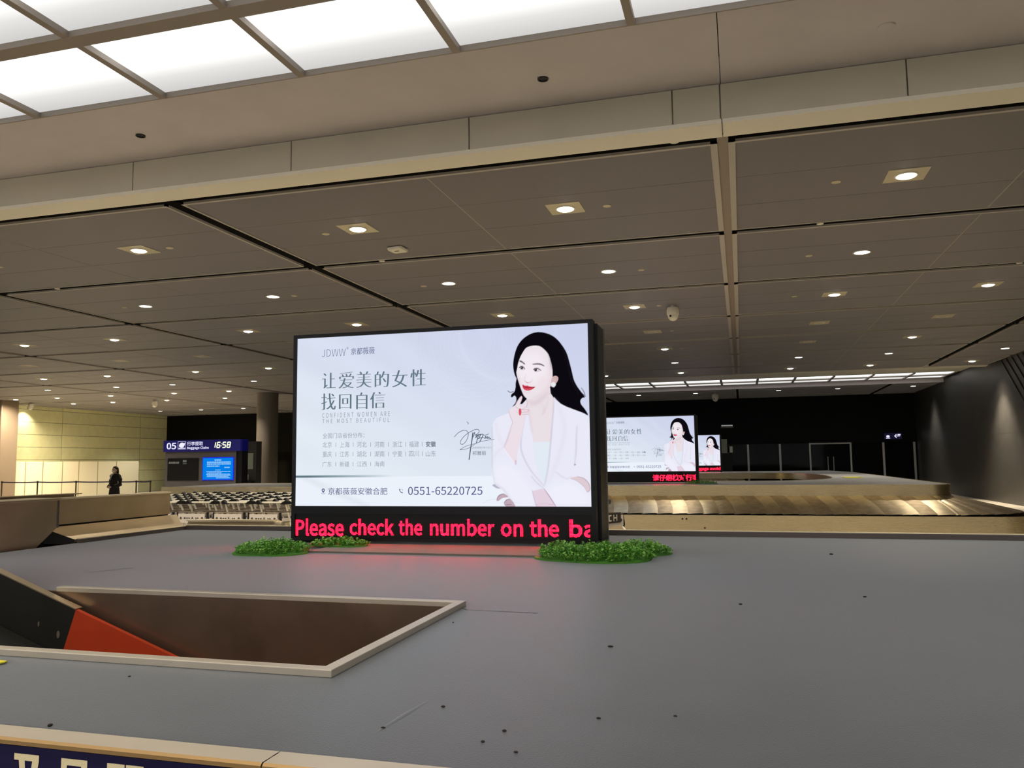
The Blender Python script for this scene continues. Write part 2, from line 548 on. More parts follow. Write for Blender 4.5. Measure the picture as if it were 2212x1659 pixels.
# dark metal ceiling: 3.6 m x 6.76 m bays of six panels, dark channels between bays
PX, X00 = 6.76, -0.07
PY, Y00 = 3.6, 8.38
FAR_COFFER = (33.15, 39.6)
FC_X0 = -13.59
def ycells():
    out = []
    y = Y00
    while y < YF - 0.3:
        out.append((y, min(y + PY, YF)))
        y += PY
    return out
panels, trims, voids, strips = MB(), MB(), MB(), MB()
PAN_TOP = CZ + 0.018
for (ya, yb) in ycells():
    for k in range(-6, 2):
        xa, xb = X00 + PX * k, min(X00 + PX * (k + 1), XR)
        xa = max(xa, XL)
        ga = 0.06 if k == 0 else 0.11     # the strip at the hall axis is wider
        gb = 0.05 if k == -1 else (0.11 if k < 1 else 0.02)
        x0, x1 = xa + ga, xb - gb
        y0, y1 = ya + 0.10, yb - 0.10
        if yb > FAR_COFFER[0] - 0.6 and ya < FAR_COFFER[1] and x1 > FC_X0:
            if ya < FAR_COFFER[0] - 0.4:
                y1 = min(y1, FAR_COFFER[0] - 0.4)
            elif yb > FAR_COFFER[1] + 0.1:
                y0 = max(y0, FAR_COFFER[1] + 0.05)
            else:
                continue
        if y1 - y0 < 0.2 or x1 - x0 < 0.2:
            continue
        t = 0.035 if k not in (-1, 0) else 0.036
        trims.box(x0, x0 + t * (2 if k == 0 else 1), y0, y1, CZ - 0.012, CZ + 0.02)
        trims.box(x1 - t * (2 if k == -1 else 1), x1, y0, y1, CZ - 0.012, CZ + 0.02)
        trims.box(x0, x1, y0, y0 + 0.045, CZ - 0.010, CZ + 0.02)
        trims.box(x0, x1, y1 - 0.03, y1, CZ - 0.010, CZ + 0.02)
        nx = 2 if x1 - x0 > 4 else 1
        ny = max(1, round((y1 - y0) / 1.13))
        for i in range(nx):
            for j in range(ny):
                a0 = x0 + 0.04 + (x1 - x0 - 0.08) * i / nx + (0.016 if i else 0)
                a1 = x0 + 0.04 + (x1 - x0 - 0.08) * (i + 1) / nx
                b0 = y0 + 0.04 + (y1 - y0 - 0.08) * j / ny + (0.013 if j else 0)
                b1 = y0 + 0.04 + (y1 - y0 - 0.08) * (j + 1) / ny
                panels.box(a0, a1, b0, b1, CZ, PAN_TOP)
        # pale backing that shows as the hairline joints between panels
        trims.box(x0 + 0.02, x1 - 0.02, y0 + 0.02, y1 - 0.02, CZ + 0.003, CZ + 0.02)
        voids.box(x0 + 0.004, x1 - 0.004, y0 + 0.004, y1 - 0.004, CZ + 0.02, CZ + 0.12)
struct(panels.build('ceiling', M_CEIL))
struct(voids.build('ceiling_tray', M_VOID))
struct(trims.build('trim_1', M_CTRIM), 'pale edge trims and joints of the dark ceiling panels', 'trim')
strips.box(X00 - 0.052, X00 + 0.062, 8.30, FAR_COFFER[0] - 0.4, CZ + 0.005, CZ + 0.05)
struct(strips.build('trim_2', M_CSTRIP), 'grey strip running down the ceiling between two channels', 'trim')
vo = MB()
vo.box(XL, XR, 8.23, FAR_COFFER[0] - 0.36, CZ + 0.17, CZ + 0.22)
vo.box(XL, FC_X0, FAR_COFFER[0] - 0.4, YF, CZ + 0.17, CZ + 0.22)
vo.box(FC_X0, XR, FAR_COFFER[1], YF, CZ + 0.17, CZ + 0.22)
struct(vo.build('ceiling_void', M_VOID))
# dark recessed channel directly behind the cream lip
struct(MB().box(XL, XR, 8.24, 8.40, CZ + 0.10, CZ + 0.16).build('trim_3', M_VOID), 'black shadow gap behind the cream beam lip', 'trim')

# near coffer: soffit, fascia, lip
SZ = 5.31
YS0, YS1 = 4.25, 6.55       # luminous field
so = MB()
xs = [-20.0, -0.06, XR]
for a, b in zip(xs[:-1], xs[1:]):
    so.box(a + 0.004, b - 0.004, YS1, 7.90, SZ, SZ + 0.05)
so.box(-20, XR, 2.9, YS0, SZ, SZ + 0.05)
struct(so.build('trim_4', M_SOFFIT), 'pale grey soffit beside the luminous ceiling', 'trim')
fa = MB()
fx = [-20.0, -17.8, -15.65, -13.5, -11.3, -9.1, -6.94, -4.79, -2.66, -0.53, -0.07, 1.60, 3.75, 5.9, XR]
for a, b in zip(fx[:-1], fx[1:]):
    fa.box(a + 0.007, b - 0.007, 7.88, 7.92, CZ + 0.004, SZ - 0.006)
fa.box(-20, XR, 7.93, 7.95, CZ, SZ + 0.03)
struct(fa.build('trim_5', M_FASCIA), 'greenish cream fascia panels of the ceiling beam', 'trim')
li = MB()
for a, b in zip(xs[:-1], xs[1:]):
    li.box(a + 0.005, b - 0.005, 7.875, 8.23, CZ - 0.045, CZ)
struct(li.build('trim_6', M_LIP), 'cream lip along the underside of the ceiling beam', 'trim')
nc = MB().box(-20, XR, 2.55, 2.9, CZ - 0.04, SZ).box(-20, XR, 7.95, 8.23, CZ, 5.62)
struct(nc.build('trim_7', M_SOFFIT), 'hidden sides of the ceiling beam', 'trim')
struct(MB().box(XL, XR, -4, 2.55, CZ, CZ + 0.05).build('ceiling_near', M_CEIL))
struct(MB().box(XL, -20, 2.55, 8.3, CZ, CZ + 0.05).build('ceiling_side', M_CEIL))

# luminous panels of the near coffer
GZ = SZ + 0.05
gx = [-0.76 + 1.557 * k for k in range(-9, 6)]
bars = MB()
for x in gx:
    bars.box(x - 0.035, x + 0.035, YS0, YS1, SZ - 0.01, GZ)
bars.box(gx[0], gx[-1], YS0 - 0.03, YS0 + 0.03, SZ - 0.012, GZ + 0.03).box(gx[0], gx[-1], YS1 - 0.010, YS1 + 0.006, SZ - 0.006, GZ + 0.03)
bars.box(gx[0], gx[-1], 5.32, 5.48, SZ - 0.012, GZ)
bars.box(-20, gx[0], YS0, YS1, SZ, GZ).box(gx[-1], XR, YS0, YS1, SZ, GZ)
struct(bars.build('trim_8', M_GRID), 'grey grid bars between the luminous ceiling panels', 'trim')
ends = MB()
def lum_box(mb, xa, xb, ya, yb, z):
    return mb.box(xa + 0.03, xb - 0.03, ya + 0.02, yb - 0.02, z, z + 0.02)
vis = {0: [], 1: []}
for i in range(len(gx) - 1):
    for r, (ya, yb) in enumerate(((5.45, YS1), (YS0, 5.35))):
        xm = (gx[i] + gx[i + 1]) / 2
        if (r == 0 and -9.3 < xm < 1.5) or (r == 1 and -7.9 < xm < -2.0):
            vis[r].append((gx[i], gx[i + 1], ya, yb))
        else:
            lum_box(MB(), gx[i], gx[i + 1], ya, yb, GZ - 0.005)
            o = lum_box(MB(), gx[i], gx[i + 1], ya, yb, GZ - 0.005).build('ceiling_light_panel', M_PANEL)
            struct(o, 'luminous ceiling panel overhead', 'ceiling light')
for r in (0, 1):
    n = len(vis[r])
    for i, (a, b, c, d) in enumerate(vis[r]):
        xm = (a + b) / 2; ym = (c + d) / 2
        mb = MB().box(a + 0.03 - xm, b - 0.03 - xm, c + 0.02 - ym, d - 0.02 - ym, 0, 0.02)
        o = mb.build('ceiling_light_panel', M_PANEL, loc=(xm, ym, GZ - 0.005))
        rowname = 'row beside the pale soffit' if r == 0 else 'upper row at the top left'
        pos = 'leftmost' if i == 0 else ORD[i] + ' from left'
        tag(o, f'white luminous ceiling panel, {pos} in the {rowname}', 'ceiling light', 'luminous ceiling panels overhead')

# far coffer: same build further down the hall
FZ = 5.10
y0, y1 = FAR_COFFER
struct(MB().box(FC_X0, XR, y0 - 0.38, y0, CZ - 0.045, CZ + 0.2).box(FC_X0, XR, y0, 36.6, FZ, FZ + 0.05).build('trim_9', M_LIP), 'cream lip before the far luminous ceiling strip', 'trim')
struct(MB().box(FC_X0, XR, 39.2, y1 - 0.1, FZ, FZ + 0.05).box(FC_X0, XR, y1 - 0.1, y1, CZ - 0.03, FZ + 0.05).build('trim_10', M_SOFFIT), 'grey soffit behind the far luminous ceiling strip', 'trim')
fgx = [8.6 - 1.557 * k for k in range(0, 14)]
fb = MB()
for x in fgx:
    fb.box(x - 0.05, x + 0.05, 36.6, 39.2, FZ - 0.03, FZ + 0.03)
fb.box(fgx[-1], fgx[0], 37.82, 37.98, FZ - 0.04, FZ + 0.03)
struct(fb.build('trim_11', M_GRID), 'grid bars of the far luminous ceiling strip', 'trim')
for i in range(len(fgx) - 1):
    a, b = fgx[i + 1], fgx[i]
    xm = (a + b) / 2
    if xm < -6.6:
        struct(MB().box(a + 0.04, b - 0.04, 36.62, 39.18, FZ + 0.02, FZ + 0.04).build('ceiling_light_panel', M_PANEL), 'far luminous ceiling panel', 'ceiling light')
        continue
    for r, (ya, yb) in enumerate(((36.62, 37.85), (37.95, 39.18))):
        ym = (ya + yb) / 2
        o = MB().box(a + 0.04 - xm, b - 0.04 - xm, ya - ym, yb - ym, 0, 0.02).build('ceiling_light_panel', M_PANEL, loc=(xm, ym, FZ + 0.01))
        pos = 'nearest the dark stone wall' if i == 0 else ORD[i] + ' from the dark stone wall'
        tag(o, f'far luminous panel in the {"front" if r == 0 else "rear"} line, {pos}', 'ceiling light', 'far luminous ceiling panels')

# far glass partition with steel posts and a framed double door
wn = bpy.data.objects.new('window_1', None); COL.objects.link(wn); wn.location = (0, YF, 0)
struct(wn, 'dark glass partition with steel posts at the far end', 'glass partition')
MB().box(-36.5, 3.50, -0.012, 0.012, 0.0, 2.42).build('glass', M_GLASS, wn)
MB().box(5.55, XR, -0.012, 0.012, 0.0, 2.42).build('glass', M_GLASS, wn)
for px in (-3.0, -1.3, 0.37, 2.02, 7.15, 8.62):
    MB().box(px - 0.05, px + 0.05, -0.09, 0.0, 0.0, 2.40).build('mullion', M_MULL, wn)
dn = bpy.data.objects.new('door_1', None); COL.objects.link(dn); dn.location = (4.55, YF, 0)
struct(dn, 'glass double door in a steel frame in the far partition', 'door')
MB().box(-1.05, -0.97, -0.1, 0.02, 0, 2.45).box(0.97, 1.05, -0.1, 0.02, 0, 2.45).box(-0.97, 0.97, -0.1, 0.02, 2.36, 2.45).build('door_frame', M_MULL, dn)
for s in (-1, 1):
    MB().box(min(0, s * 0.96), max(0, s * 0.96), -0.03, 0, 0.02, 2.34).build('door_leaf', M_GLASS, dn)
    MB().tube([(s * 0.14, -0.1, 0.5), (s * 0.14, -0.1, 1.7)], 0.022, 8).box(s * 0.14 - 0.015, s * 0.14 + 0.015, -0.1, -0.03, 0.7, 0.73).box(s * 0.14 - 0.015, s * 0.14 + 0.015, -0.1, -0.03, 1.5, 1.53).build('door_handle', M_MULL, dn)

# columns
struct(MB().lathe([(0.48, 0), (0.48, 4.97)], (-21.1, 33.0, 0), 40).build('column_grey_round', M_COLUMN, smooth=True), 'round grey column behind the baggage claim sign', 'column')
struct(MB().box(-36.6, -34.95, 31.4, 32.4, 0, 4.97).build('column_beige_square', M_COLUMN_B, bevel=0.05), 'broad beige column at the left edge', 'column')

# ------------------------------------------------------------------ downlights
def spot(name, parent, z, w, colr, ang=112, blend=0.7):
    l = bpy.data.lights.new(name, 'SPOT')
    l.energy = w; l.color = colr; l.spot_size = math.radians(ang); l.spot_blend = blend
    l.shadow_soft_size = 0.09
    o = bpy.data.objects.new(name, l); COL.objects.link(o)
    o.parent = parent; o.location = (0, 0, z)
    return o

def warm_lamp(lit=True):
    t = thing('downlight', (0, 0, CZ), '', 'downlight')
    pl = MB()
    n = 24; s = 0.225; r = 0.125
    ring = [(r * math.cos(2 * math.pi * k / n), r * math.sin(2 * math.pi * k / n)) for k in range(n)]
    sq = []
    for k in range(n):
        c, q = math.cos(2 * math.pi * k / n), math.sin(2 * math.pi * k / n)
        f = s / max(abs(c), abs(q)); sq.append((c * f, q * f))
    vs = [(x, y, -0.008) for x, y in ring] + [(x, y, -0.008) for x, y in sq] + [(x, y, 0.0) for x, y in sq]
    fs = [(k, (k + 1) % n, n + (k + 1) % n, n + k) for k in range(n)] + [(n + k, n + (k + 1) % n, 2 * n + (k + 1) % n, 2 * n + k) for k in range(n)]
    pl.add(vs, fs)
    pl.build('plate', M_CREAMPL, t)
    MB().lathe([(0.128, -0.008), (0.128, -0.02), (0.112, -0.02), (0.108, -0.008)], n=24).build('rim', M_WHITE, t)
    if lit:
        MB().lathe([(0.11, -0.009), (0.095, -0.03), (0.05, -0.042), (0.01, -0.045)], n=24).build('lamp', E_LAMP_W, t, smooth=True)
    else:
        MB().lathe([(0.12, -0.009), (0.10, -0.004), (0.01, -0.003)], n=24).build('lamp', M_CREAMPL, t)
    return t

def cool_lamp():
    t = thing('downlight', (0, 0, CZ), '', 'downlight')
    MB().lathe([(0.14, 0.0), (0.14, -0.012), (0.118, -0.012), (0.115, -0.002)], n=24).build('rim', M_WHITE, t)
    MB().lathe([(0.117, -0.003), (0.10, -0.012), (0.01, -0.014)], n=24).build('lamp', E_LAMP_C, t, smooth=True)
    return t

ROWS = [
    (10.15, 'W', 'square-lamp row nearest the cream beam', [-11.85, -8.78, -5.09, -2.1, 1.99]),
    (13.87, 'C', 'first round-lamp row behind the beam', [-11.79, -8.79, -5.1, -2.12, 2.0, 4.75]),
    (17.32, 'W', 'second square-lamp row from the beam', [-18.6, -15.66, -11.66, -8.7, -5.08, -2.1, 1.94, 4.72]),
    (20.95, 'U', 'unlit row mid-ceiling', [-22.3, -18.7, -15.7, -2.09, 1.97, 4.72]),
    (24.3, 'W', 'third square-lamp row from the beam', [-25.12, -22.23, -18.46, -15.53, -2.08, 4.67]),
    (24.3, 'U', 'third square-lamp row from the beam', [1.95]),
    (28.0, 'C', 'second round-lamp row from the beam', [-28.7, -25.14, -22.36, -18.55, -2.07, 1.94, 4.67, 7.98]),
    (31.3, 'W', 'fourth square-lamp row from the beam', [-34.0, -31.5, -28.4, -24.9, -22.0, -5.0, -2.1, 1.86, 4.58, 7.87]),
    (34.55, 'W', 'last row before the pale wall', [-36.6, -33.7, -31.2, -27.9, -24.5, -21.8]),
    (41.55, 'C', 'farthest row at the hall end', [-34.0, -31.1, -28.2, -4.95, -2.1, 1.88, 4.59, 7.9]),
]
PW, PU, PC = warm_lamp(), warm_lamp(False), cool_lamp()
used = {'W': False, 'U': False, 'C': False}
PROTO = {'W': PW, 'U': PU, 'C': PC}
KIND = {'W': 'lit square downlight', 'U': 'unlit square downlight', 'C': 'lit round downlight'}
for (y, kd, rn, xs_) in ROWS:
    for i, x in enumerate(xs_):
        pos = 'leftmost' if i == 0 else ('rightmost' if i == len(xs_) - 1 else ORD[i] + ' from left')
        lab = f'{KIND[kd]}, {pos} in the {rn}'
        if len(xs_) == 1:
            lab = 'only unlit square downlight in the third square-lamp row from the beam'
        rz = 0.0
        z_ = CZ
        if not used[kd]:
            t = PROTO[kd]; t.location = (x, y, z_); t['label'] = lab; used[kd] = True
        else:
            t = copy_thing(PROTO[kd], (x, y, z_), lab)
        t['group'] = 'ceiling downlights'
        if kd == 'W':
            e = WARM_W
            ang = 112
            if y == 10.15: e *= 2.3
            if x < -36: e *= 0.015
            elif x < -30: e *= 5.2; ang = 166
            elif x < -20: e *= 1.6
            if x > 7: e *= 14.0; ang = 84
            elif x > 1.5 and y > 15: e *= 1.5
            spot('light', t, -0.06, e, WARM_C, ang)
        elif kd == 'C':
            spot('light', t, -0.03, COOL_W * (6.0 if x > 7 or x < -30 else 1.0), COOL_C, 84 if x > 7 else 112)
# unseen lamp rows added over the viewer's head to light deck and floor
for y in (-2.6, 1.2):
    for x in (-8.78, -5.09, -2.1, 1.99, 4.75):
        t = copy_thing(PW, (x, y, CZ), 'lit square downlight added out of view over and behind the viewer')
        t['group'] = 'added unseen downlights behind the viewer'
        spot('light', t, -0.06, WARM_W * 0.4, WARM_C)

# two black open sockets and a blank cover in the pale soffit
for i, (x, y) in enumerate(((-6.3, 7.25), (-1.7, 7.27))):
    t = thing('soffit_socket', (x, y, SZ), f'small black round socket in the pale soffit, {"left" if i == 0 else "right"} one', 'ceiling socket', 'black sockets in the soffit')
    MB().lathe([(0.052, 0.0), (0.052, -0.012), (0.04, -0.012), (0.038, -0.002)], n=20).build('rim', M_BLACK, t)
    MB().lathe([(0.039, -0.003), (0.005, -0.002)], n=20).build('socket_insert', M_RUBBER, t)
o = MB().lathe([(0.075, 0.0), (0.075, -0.008), (0.06, -0.014), (0.005, -0.016)], n=24).build('soffit_cover', M_SOFFIT, loc=(1.33, 7.22, SZ), smooth=True)
tag(o, 'round blank cover plate in the soffit at upper right', 'cover plate')

# small round sprinkler covers beside the lamps
SPR = [(-8.26, 10.19), (-5.65, 10.25), (-1.56, 10.22), (1.22, 10.16), (-12.3, 13.85), (-8.37, 13.95), (-5.63, 13.95), (-1.56, 13.95), (1.19, 13.84), (-1.58, 17.38), (1.17, 17.3), (-1.6, 20.95), (-1.6, 24.4)]
rowt = {10: 'among the square lamps nearest the beam', 13: 'in the first row of round lamps', 17: 'in the second square lamp row', 20: 'in the unlit lamp row', 24: 'in the third square lamp row'}
cnt = {}
sp0 = None
for x, y in SPR:
    k = int(y); cnt[k] = cnt.get(k, 0) + 1
    tot = sum(1 for a, b in SPR if int(b) == k)
    lab = f'small round cream sprinkler cover {rowt[k]}' + ('' if tot == 1 else (', leftmost' if cnt[k] == 1 else f', {ORD[cnt[k]-1]} from the left'))
    if sp0 is None:
        sp0 = MB().lathe([(0.055, 0), (0.055, -0.008), (0.04, -0.013), (0.004, -0.014)], n=20).build('sprinkler_cover', M_CREAMPL, smooth=True)
        o = sp0
    else:
        o = sp0.copy(); COL.objects.link(o)
    o.location = (x, y, CZ)
    tag(o, lab, 'sprinkler cover', 'sprinkler covers')
for i, (x, y, w_) in enumerate(((-12.16, 11.98, 'left of the access point, far left'), (-5.57, 11.98, 'just beyond the white access point'), (1.2, 11.98, 'right of the wide grey ceiling strip'), (-0.55, 8.33, 'behind the cream beam lip'), (4.75, 15.58, 'at the right edge of the view'))):
    t = thing('fire_sprinkler', (x, y, CZ + 0.1), f'small chrome sprinkler head in the ceiling channel {w_}', 'sprinkler', 'sprinkler heads in the channels')
    MB().tube([(0, 0, 0), (0, 0, -0.085)], 0.012, 8).build('pipe', M_CHROME, t)
    MB().lathe([(0.05, -0.10), (0.045, -0.085), (0.015, -0.08)], n=16).build('deflector', M_WHITE, t)

# access point
t = thing('access_point', (-4.98, 11.28, CZ), 'white square wireless access point under the dark ceiling', 'access point', rz=-0.1)
ap = MB()
def rr(x, y, r, n=6):
    pts = []
    for cx, cy, a0 in ((x - r, y - r, 0), (-x + r, y - r, 90), (-x + r, -y + r, 180), (x - r, -y + r, 270)):
        for k in range(n + 1):
            a = math.radians(a0 + 90 * k / n)
            pts.append((cx + r * math.cos(a), cy + r * math.sin(a)))
    return pts
ap.loft([[(x, y, z) for x, y in rr(s, s, 0.035)] for s, z in ((0.10, 0.0), (0.125, -0.015), (0.125, -0.04), (0.115, -0.055))])
ap.build('housing', M_WHITE, t, smooth=True)
MB().box(-0.045, 0.03, -0.03, 0.0, -0.058, -0.053).build('vent_slot', M_BLACK, t)

# dome cameras
def dome_cam(loc, lab, k=1.0, rz=0.0):
    t = thing('dome_camera', loc, lab, 'security camera', 'dome cameras', rz=rz)
    MB().lathe([(0.05 * k, 0.0), (0.05 * k, -0.03 * k), (0.115 * k, -0.05 * k), (0.13 * k, -0.10 * k), (0.13 * k, -0.20 * k), (0.12 * k, -0.215 * k), (0.05 * k, -0.22 * k)], n=28).build('housing', M_WHITE, t, smooth=True)
    MB().ell((0, 0, -0.225 * k), (0.112 * k, 0.112 * k, 0.115 * k), 24, 14).build('ball', M_WHITE, t, smooth=True)
    le = MB().tube([(-0.035 * k, -0.085 * k, -0.24 * k), (-0.045 * k, -0.118 * k, -0.245 * k)], 0.045 * k, 16)
    le.build('lens_mount', M_WHITE, t)
    MB().tube([(-0.043 * k, -0.112 * k, -0.245 * k), (-0.0455 * k, -0.122 * k, -0.2455 * k)], 0.024 * k, 14).build('lens', M_BLACK, t)
dome_cam((-1.30, 17.47, CZ), 'white dome security camera hanging right of the big screen')
dome_cam((-28.5, 34.4, CZ), 'white dome camera among the far left lamps', 1.1)
dome_cam((-35.2, 33.3, CZ), 'white dome camera beside the beige column', 1.1)
dome_cam((-1.15, 41.9, CZ), 'white dome camera under the far luminous strip', 1.25)
# ------------------------------------------------------------------ near baggage carousel (grey deck, pit, steel rim)
DZ = 0.95
car = thing('baggage_carousel', (0, 0, 0), 'near baggage carousel with wide blue-grey deck and a sunken pit', 'baggage carousel')
HX1, HY0, HY1 = -1.36, 2.50, 3.77
HX0 = -5.6
DX0, DX1, DY0, DY1 = -5.9, 4.5, 1.81, 7.62
dk = MB()
def dtop(mb, x0, x1, y0, y1, nx, ny):
    vs = [(x0 + (x1 - x0) * i / nx, y0 + (y1 - y0) * j / ny, DZ) for j in range(ny + 1) for i in range(nx + 1)]
    fs = [(j * (nx + 1) + i, j * (nx + 1) + i + 1, (j + 1) * (nx + 1) + i + 1, (j + 1) * (nx + 1) + i) for j in range(ny) for i in range(nx)]
    mb.add(vs, fs)
dk.box(DX0, DX1, DY0, HY0, DZ - 0.04, DZ).box(DX0, DX1, HY1, DY1, DZ - 0.04, DZ).box(HX1, DX1, HY0, HY1, DZ - 0.04, DZ).box(DX0, HX0, HY0, HY1, DZ - 0.04, DZ)
dk.build('deck', M_DECK, car)
# cracks where deck sheets meet
sm = MB()
for a, b, w in (((-4.19, 4.47), (-4.06, 4.73), 0.010), ((-1.28, 3.71), (-0.93, 3.70), 0.008), ((-1.36, 3.79), (-1.28, 3.712), 0.006)):
    d = (Vector(b) - Vector(a)).normalized(); n = Vector((-d.y, d.x)) * w / 2
    pa = [Vector(a) + n * 0.4, Vector(a) - n * 0.4, Vector(b) - n, Vector(b) + n]
    sm.add([(p.x, p.y, DZ + 0.001) for p in pa], [(0, 1, 2, 3)])
sm.build('deck_joint', M_SEAM, car)
rg = MB()
rg.tube([(-0.90, 2.43, DZ - 0.041), (-0.93, 2.15, DZ - 0.0385), (-0.955, 1.86, DZ - 0.041)], [0.040, 0.040, 0.040], 48)
rg.build('deck_ridge', M_DECK, car, smooth=True)
# near steel edge, with the blue board below it
ed = MB()
for a, b in ((DX0, -1.108), (-1.104, 1.6), (1.604, DX1)):
    ed.add([(a, 1.81, DZ + 0.004), (b, 1.81, DZ + 0.004), (b, 1.735, DZ + 0.004), (a, 1.735, DZ + 0.004), (a, 1.728, DZ - 0.002), (b, 1.728, DZ - 0.002), (a, 1.728, DZ - 0.012), (b, 1.728, DZ - 0.012), (a, 1.738, DZ - 0.012), (b, 1.738, DZ - 0.012)],
           [(0, 1, 2, 3)])
    ed.add([(a, 1.735, DZ + 0.004), (b, 1.735, DZ + 0.004), (b, 1.728, DZ - 0.002), (a, 1.728, DZ - 0.002)], [(0, 1, 2, 3)], 1)
    ed.add([(a, 1.728, DZ - 0.002), (b, 1.728, DZ - 0.002), (a, 1.728, DZ - 0.012), (b, 1.728, DZ - 0.012), (a, 1.738, DZ - 0.012), (b, 1.738, DZ - 0.012)], [(0, 1, 3, 2), (2, 3, 5, 4)], 1)
ed.build('steel_edge', [M_RIM, mat('edge_lip', (150, 124, 84), 0.55, 0.5)], car)
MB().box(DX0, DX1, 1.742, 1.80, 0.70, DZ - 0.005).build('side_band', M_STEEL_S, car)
# sloped belt below the near edge
bl = MB()
bl.add([(DX0, 1.76, 0.70), (DX1, 1.76, 0.70), (DX1, 0.5, 0.36), (DX0, 0.5, 0.36)], [(0, 1, 2, 3)])
bl.build('belt_bed', M_SLAT_B, car)
# pit rim
rim = MB()
RZ, RW = DZ + 0.026, 0.042
rim.prism([(-5.90, HY0 - RW), (HX1 + RW, HY0 - RW), (HX1 + RW, HY1 + RW), (-3.74, HY1 + RW), (-3.74, HY1 - 0.006), (HX1 - 0.006, HY1 - 0.006), (HX1 - 0.006, HY0 + 0.006), (-5.90, HY0 + 0.006)], DZ, RZ)
rim.build('pit_rim', M_RIM, car, bevel=0.003)
pit = MB()
PB = 0.30
pit.box(HX0, HX1, HY1 - 0.004, HY1 + 0.02, PB, DZ + 0.002).box(HX0, HX1, HY0 - 0.02, HY0 + 0.004, PB, DZ + 0.002)
pit.box(HX1 - 0.004, HX1 + 0.02, HY0, HY1, PB, DZ + 0.002).box(HX0 - 0.02, HX0, HY0, HY1, PB, DZ - 0.04).box(HX0, HX1, HY0, HY1, PB - 0.03, PB)
pit.build('pit_liner', M_PIT, car)
# far kerb of the deck, and the kerb at the left end
kb = MB()
kb.box(-5.86, -1.215, DY1, DY1 + 0.05, DZ - 0.3, DZ + 0.045).box(-1.211, DX1, DY1, DY1 + 0.05, DZ - 0.3, DZ + 0.045)
kb.box(-5.90, -5.86, 6.15, DY1 + 0.05, DZ - 0.3, DZ + 0.035)
kb.build('kerb', M_KERB, car)  # dark deck reflection put into the body colour, bright top line into the cap
MB().box(-5.86, DX1, DY1 - 0.002, DY1 + 0.052, DZ + 0.045, DZ + 0.051).box(-5.902, -5.858, 6.15, DY1 - 0.002, DZ + 0.035, DZ + 0.041).build('kerb_cap', M_EDGE, car)
MB().box(DX0 + 0.05, DX1, DY1 - 0.05, DY1, 0.02, DZ - 0.04).box(DX0 + 0.05, DX1, 1.85, 1.9, 0.02, DZ - 0.04).build('skirt', M_RUBBER, car)

# blue board with pale characters under the near steel edge
bd = thing('blue_board', (-1.6, 1.738, 0.935), 'dark blue board with pale characters under the near steel edge', 'sign board')
MB().box(-1.6, 0.55, -0.006, 0.003, -0.235, 0.0).build('board', M_BLUE, bd)
lt = MB()
yl = -0.0072
def stroke(pts, dx):
    lt.add([(x + dx, yl, z) for x, z in pts], [tuple(range(len(pts)))])
tz = -0.018
def rect(x0, x1, z0, z1, dx):
    stroke([(x0, z0), (x1, z0), (x1, z1), (x0, z1)], dx)
g = -0.231
rect(0, .079, tz - .016, tz, g); stroke([(.015, tz - .016), (.034, tz - .016), (.044, tz - .112), (.028, tz - .112)], g); stroke([(.079, tz - .016), (.058, tz - .016), (.044, tz - .112), (.060, tz - .112)], g)
g = -0.082
rect(0, .080, tz - .016, tz, g); rect(0, .018, tz - .10, tz - .016, g); rect(.062, .080, tz - .10, tz - .016, g); rect(.018, .062, tz - .062, tz - .048, g); rect(.018, .062, tz - .10, tz - .086, g)
g = 0.058
rect(0, .052, tz - .018, tz, g); rect(.056, .108, tz - .018, tz, g); rect(.022, .040, tz - .11, tz - .018, g); rect(.068, .086, tz - .11, tz - .018, g)
lt.build('lettering', M_LETTER, bd)

# inclined conveyor rising out of the pit
cv = thing('inclined_conveyor', (-2.86, 3.2, 0.30), 'inclined conveyor with black and orange side guard rising from the pit', 'conveyor')
sl = -0.339
L = 1 / math.hypot(1, sl)
dv, nv = Vector((-L, 0, -sl * L)), Vector((sl * L, 0, -L))     # up the slope (to the left), and down-normal
def gp(s, t):
    # point on guard: s metres up the slope from (-2.86, z .64), t metres below the top edge
    p = Vector((0, 0, 0.34)) + dv * s + Vector((-0.32, 0, -0.95)) * t
    return p
for yy, nm in ((0.497, 'far'), (-0.66, 'near')):
    for (sa, sb, m, pn) in ((-0.55, 0.713, M_ORANGE, 'orange_guard'), (0.713, 2.5, M_RUBBER, 'black_guard')):
        q = [gp(sa, 0), gp(sb, 0), gp(sb, 0.34), gp(sa, 0.34)]
        if sa < 0:
            q = [gp(sa, 0), gp(sb, 0), gp(sb, 0.34), gp(-0.1, 0.30)]
        o = MB().extrude([(p.x, yy, p.z) for p in q], (0, 0.025, 0)).build(pn, m, cv)
        if pn == 'orange_guard': o['label'] = 'orange lower length of the side guard'
    q = [gp(0.715, 0.0), gp(2.5, 0.0), gp(2.5, -0.006), gp(0.715, -0.006)]
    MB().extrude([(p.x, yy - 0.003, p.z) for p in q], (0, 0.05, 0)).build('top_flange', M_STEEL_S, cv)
q = [gp(-0.1, 0.26), gp(2.5, 0.26), gp(2.5, 0.29), gp(-0.1, 0.29)]
MB().extrude([(p.x, -0.63, p.z) for p in q], (0, 1.12, 0)).build('belt', M_RUBBER, cv)
st = MB()
for (s_, t_, w_, h_) in ((0.92, 0.16, 0.012, 0.030), (0.775, 0.165, 0.022, 0.042)):
    a = gp(s_, t_); st.ell((a.x, 0.4955, a.z), (w_ * 0.5, 0.0012, h_ * 0.5), 10, 6)
st.build('sticker_residue', mat('residue', (96, 88, 78), 0.7), cv)

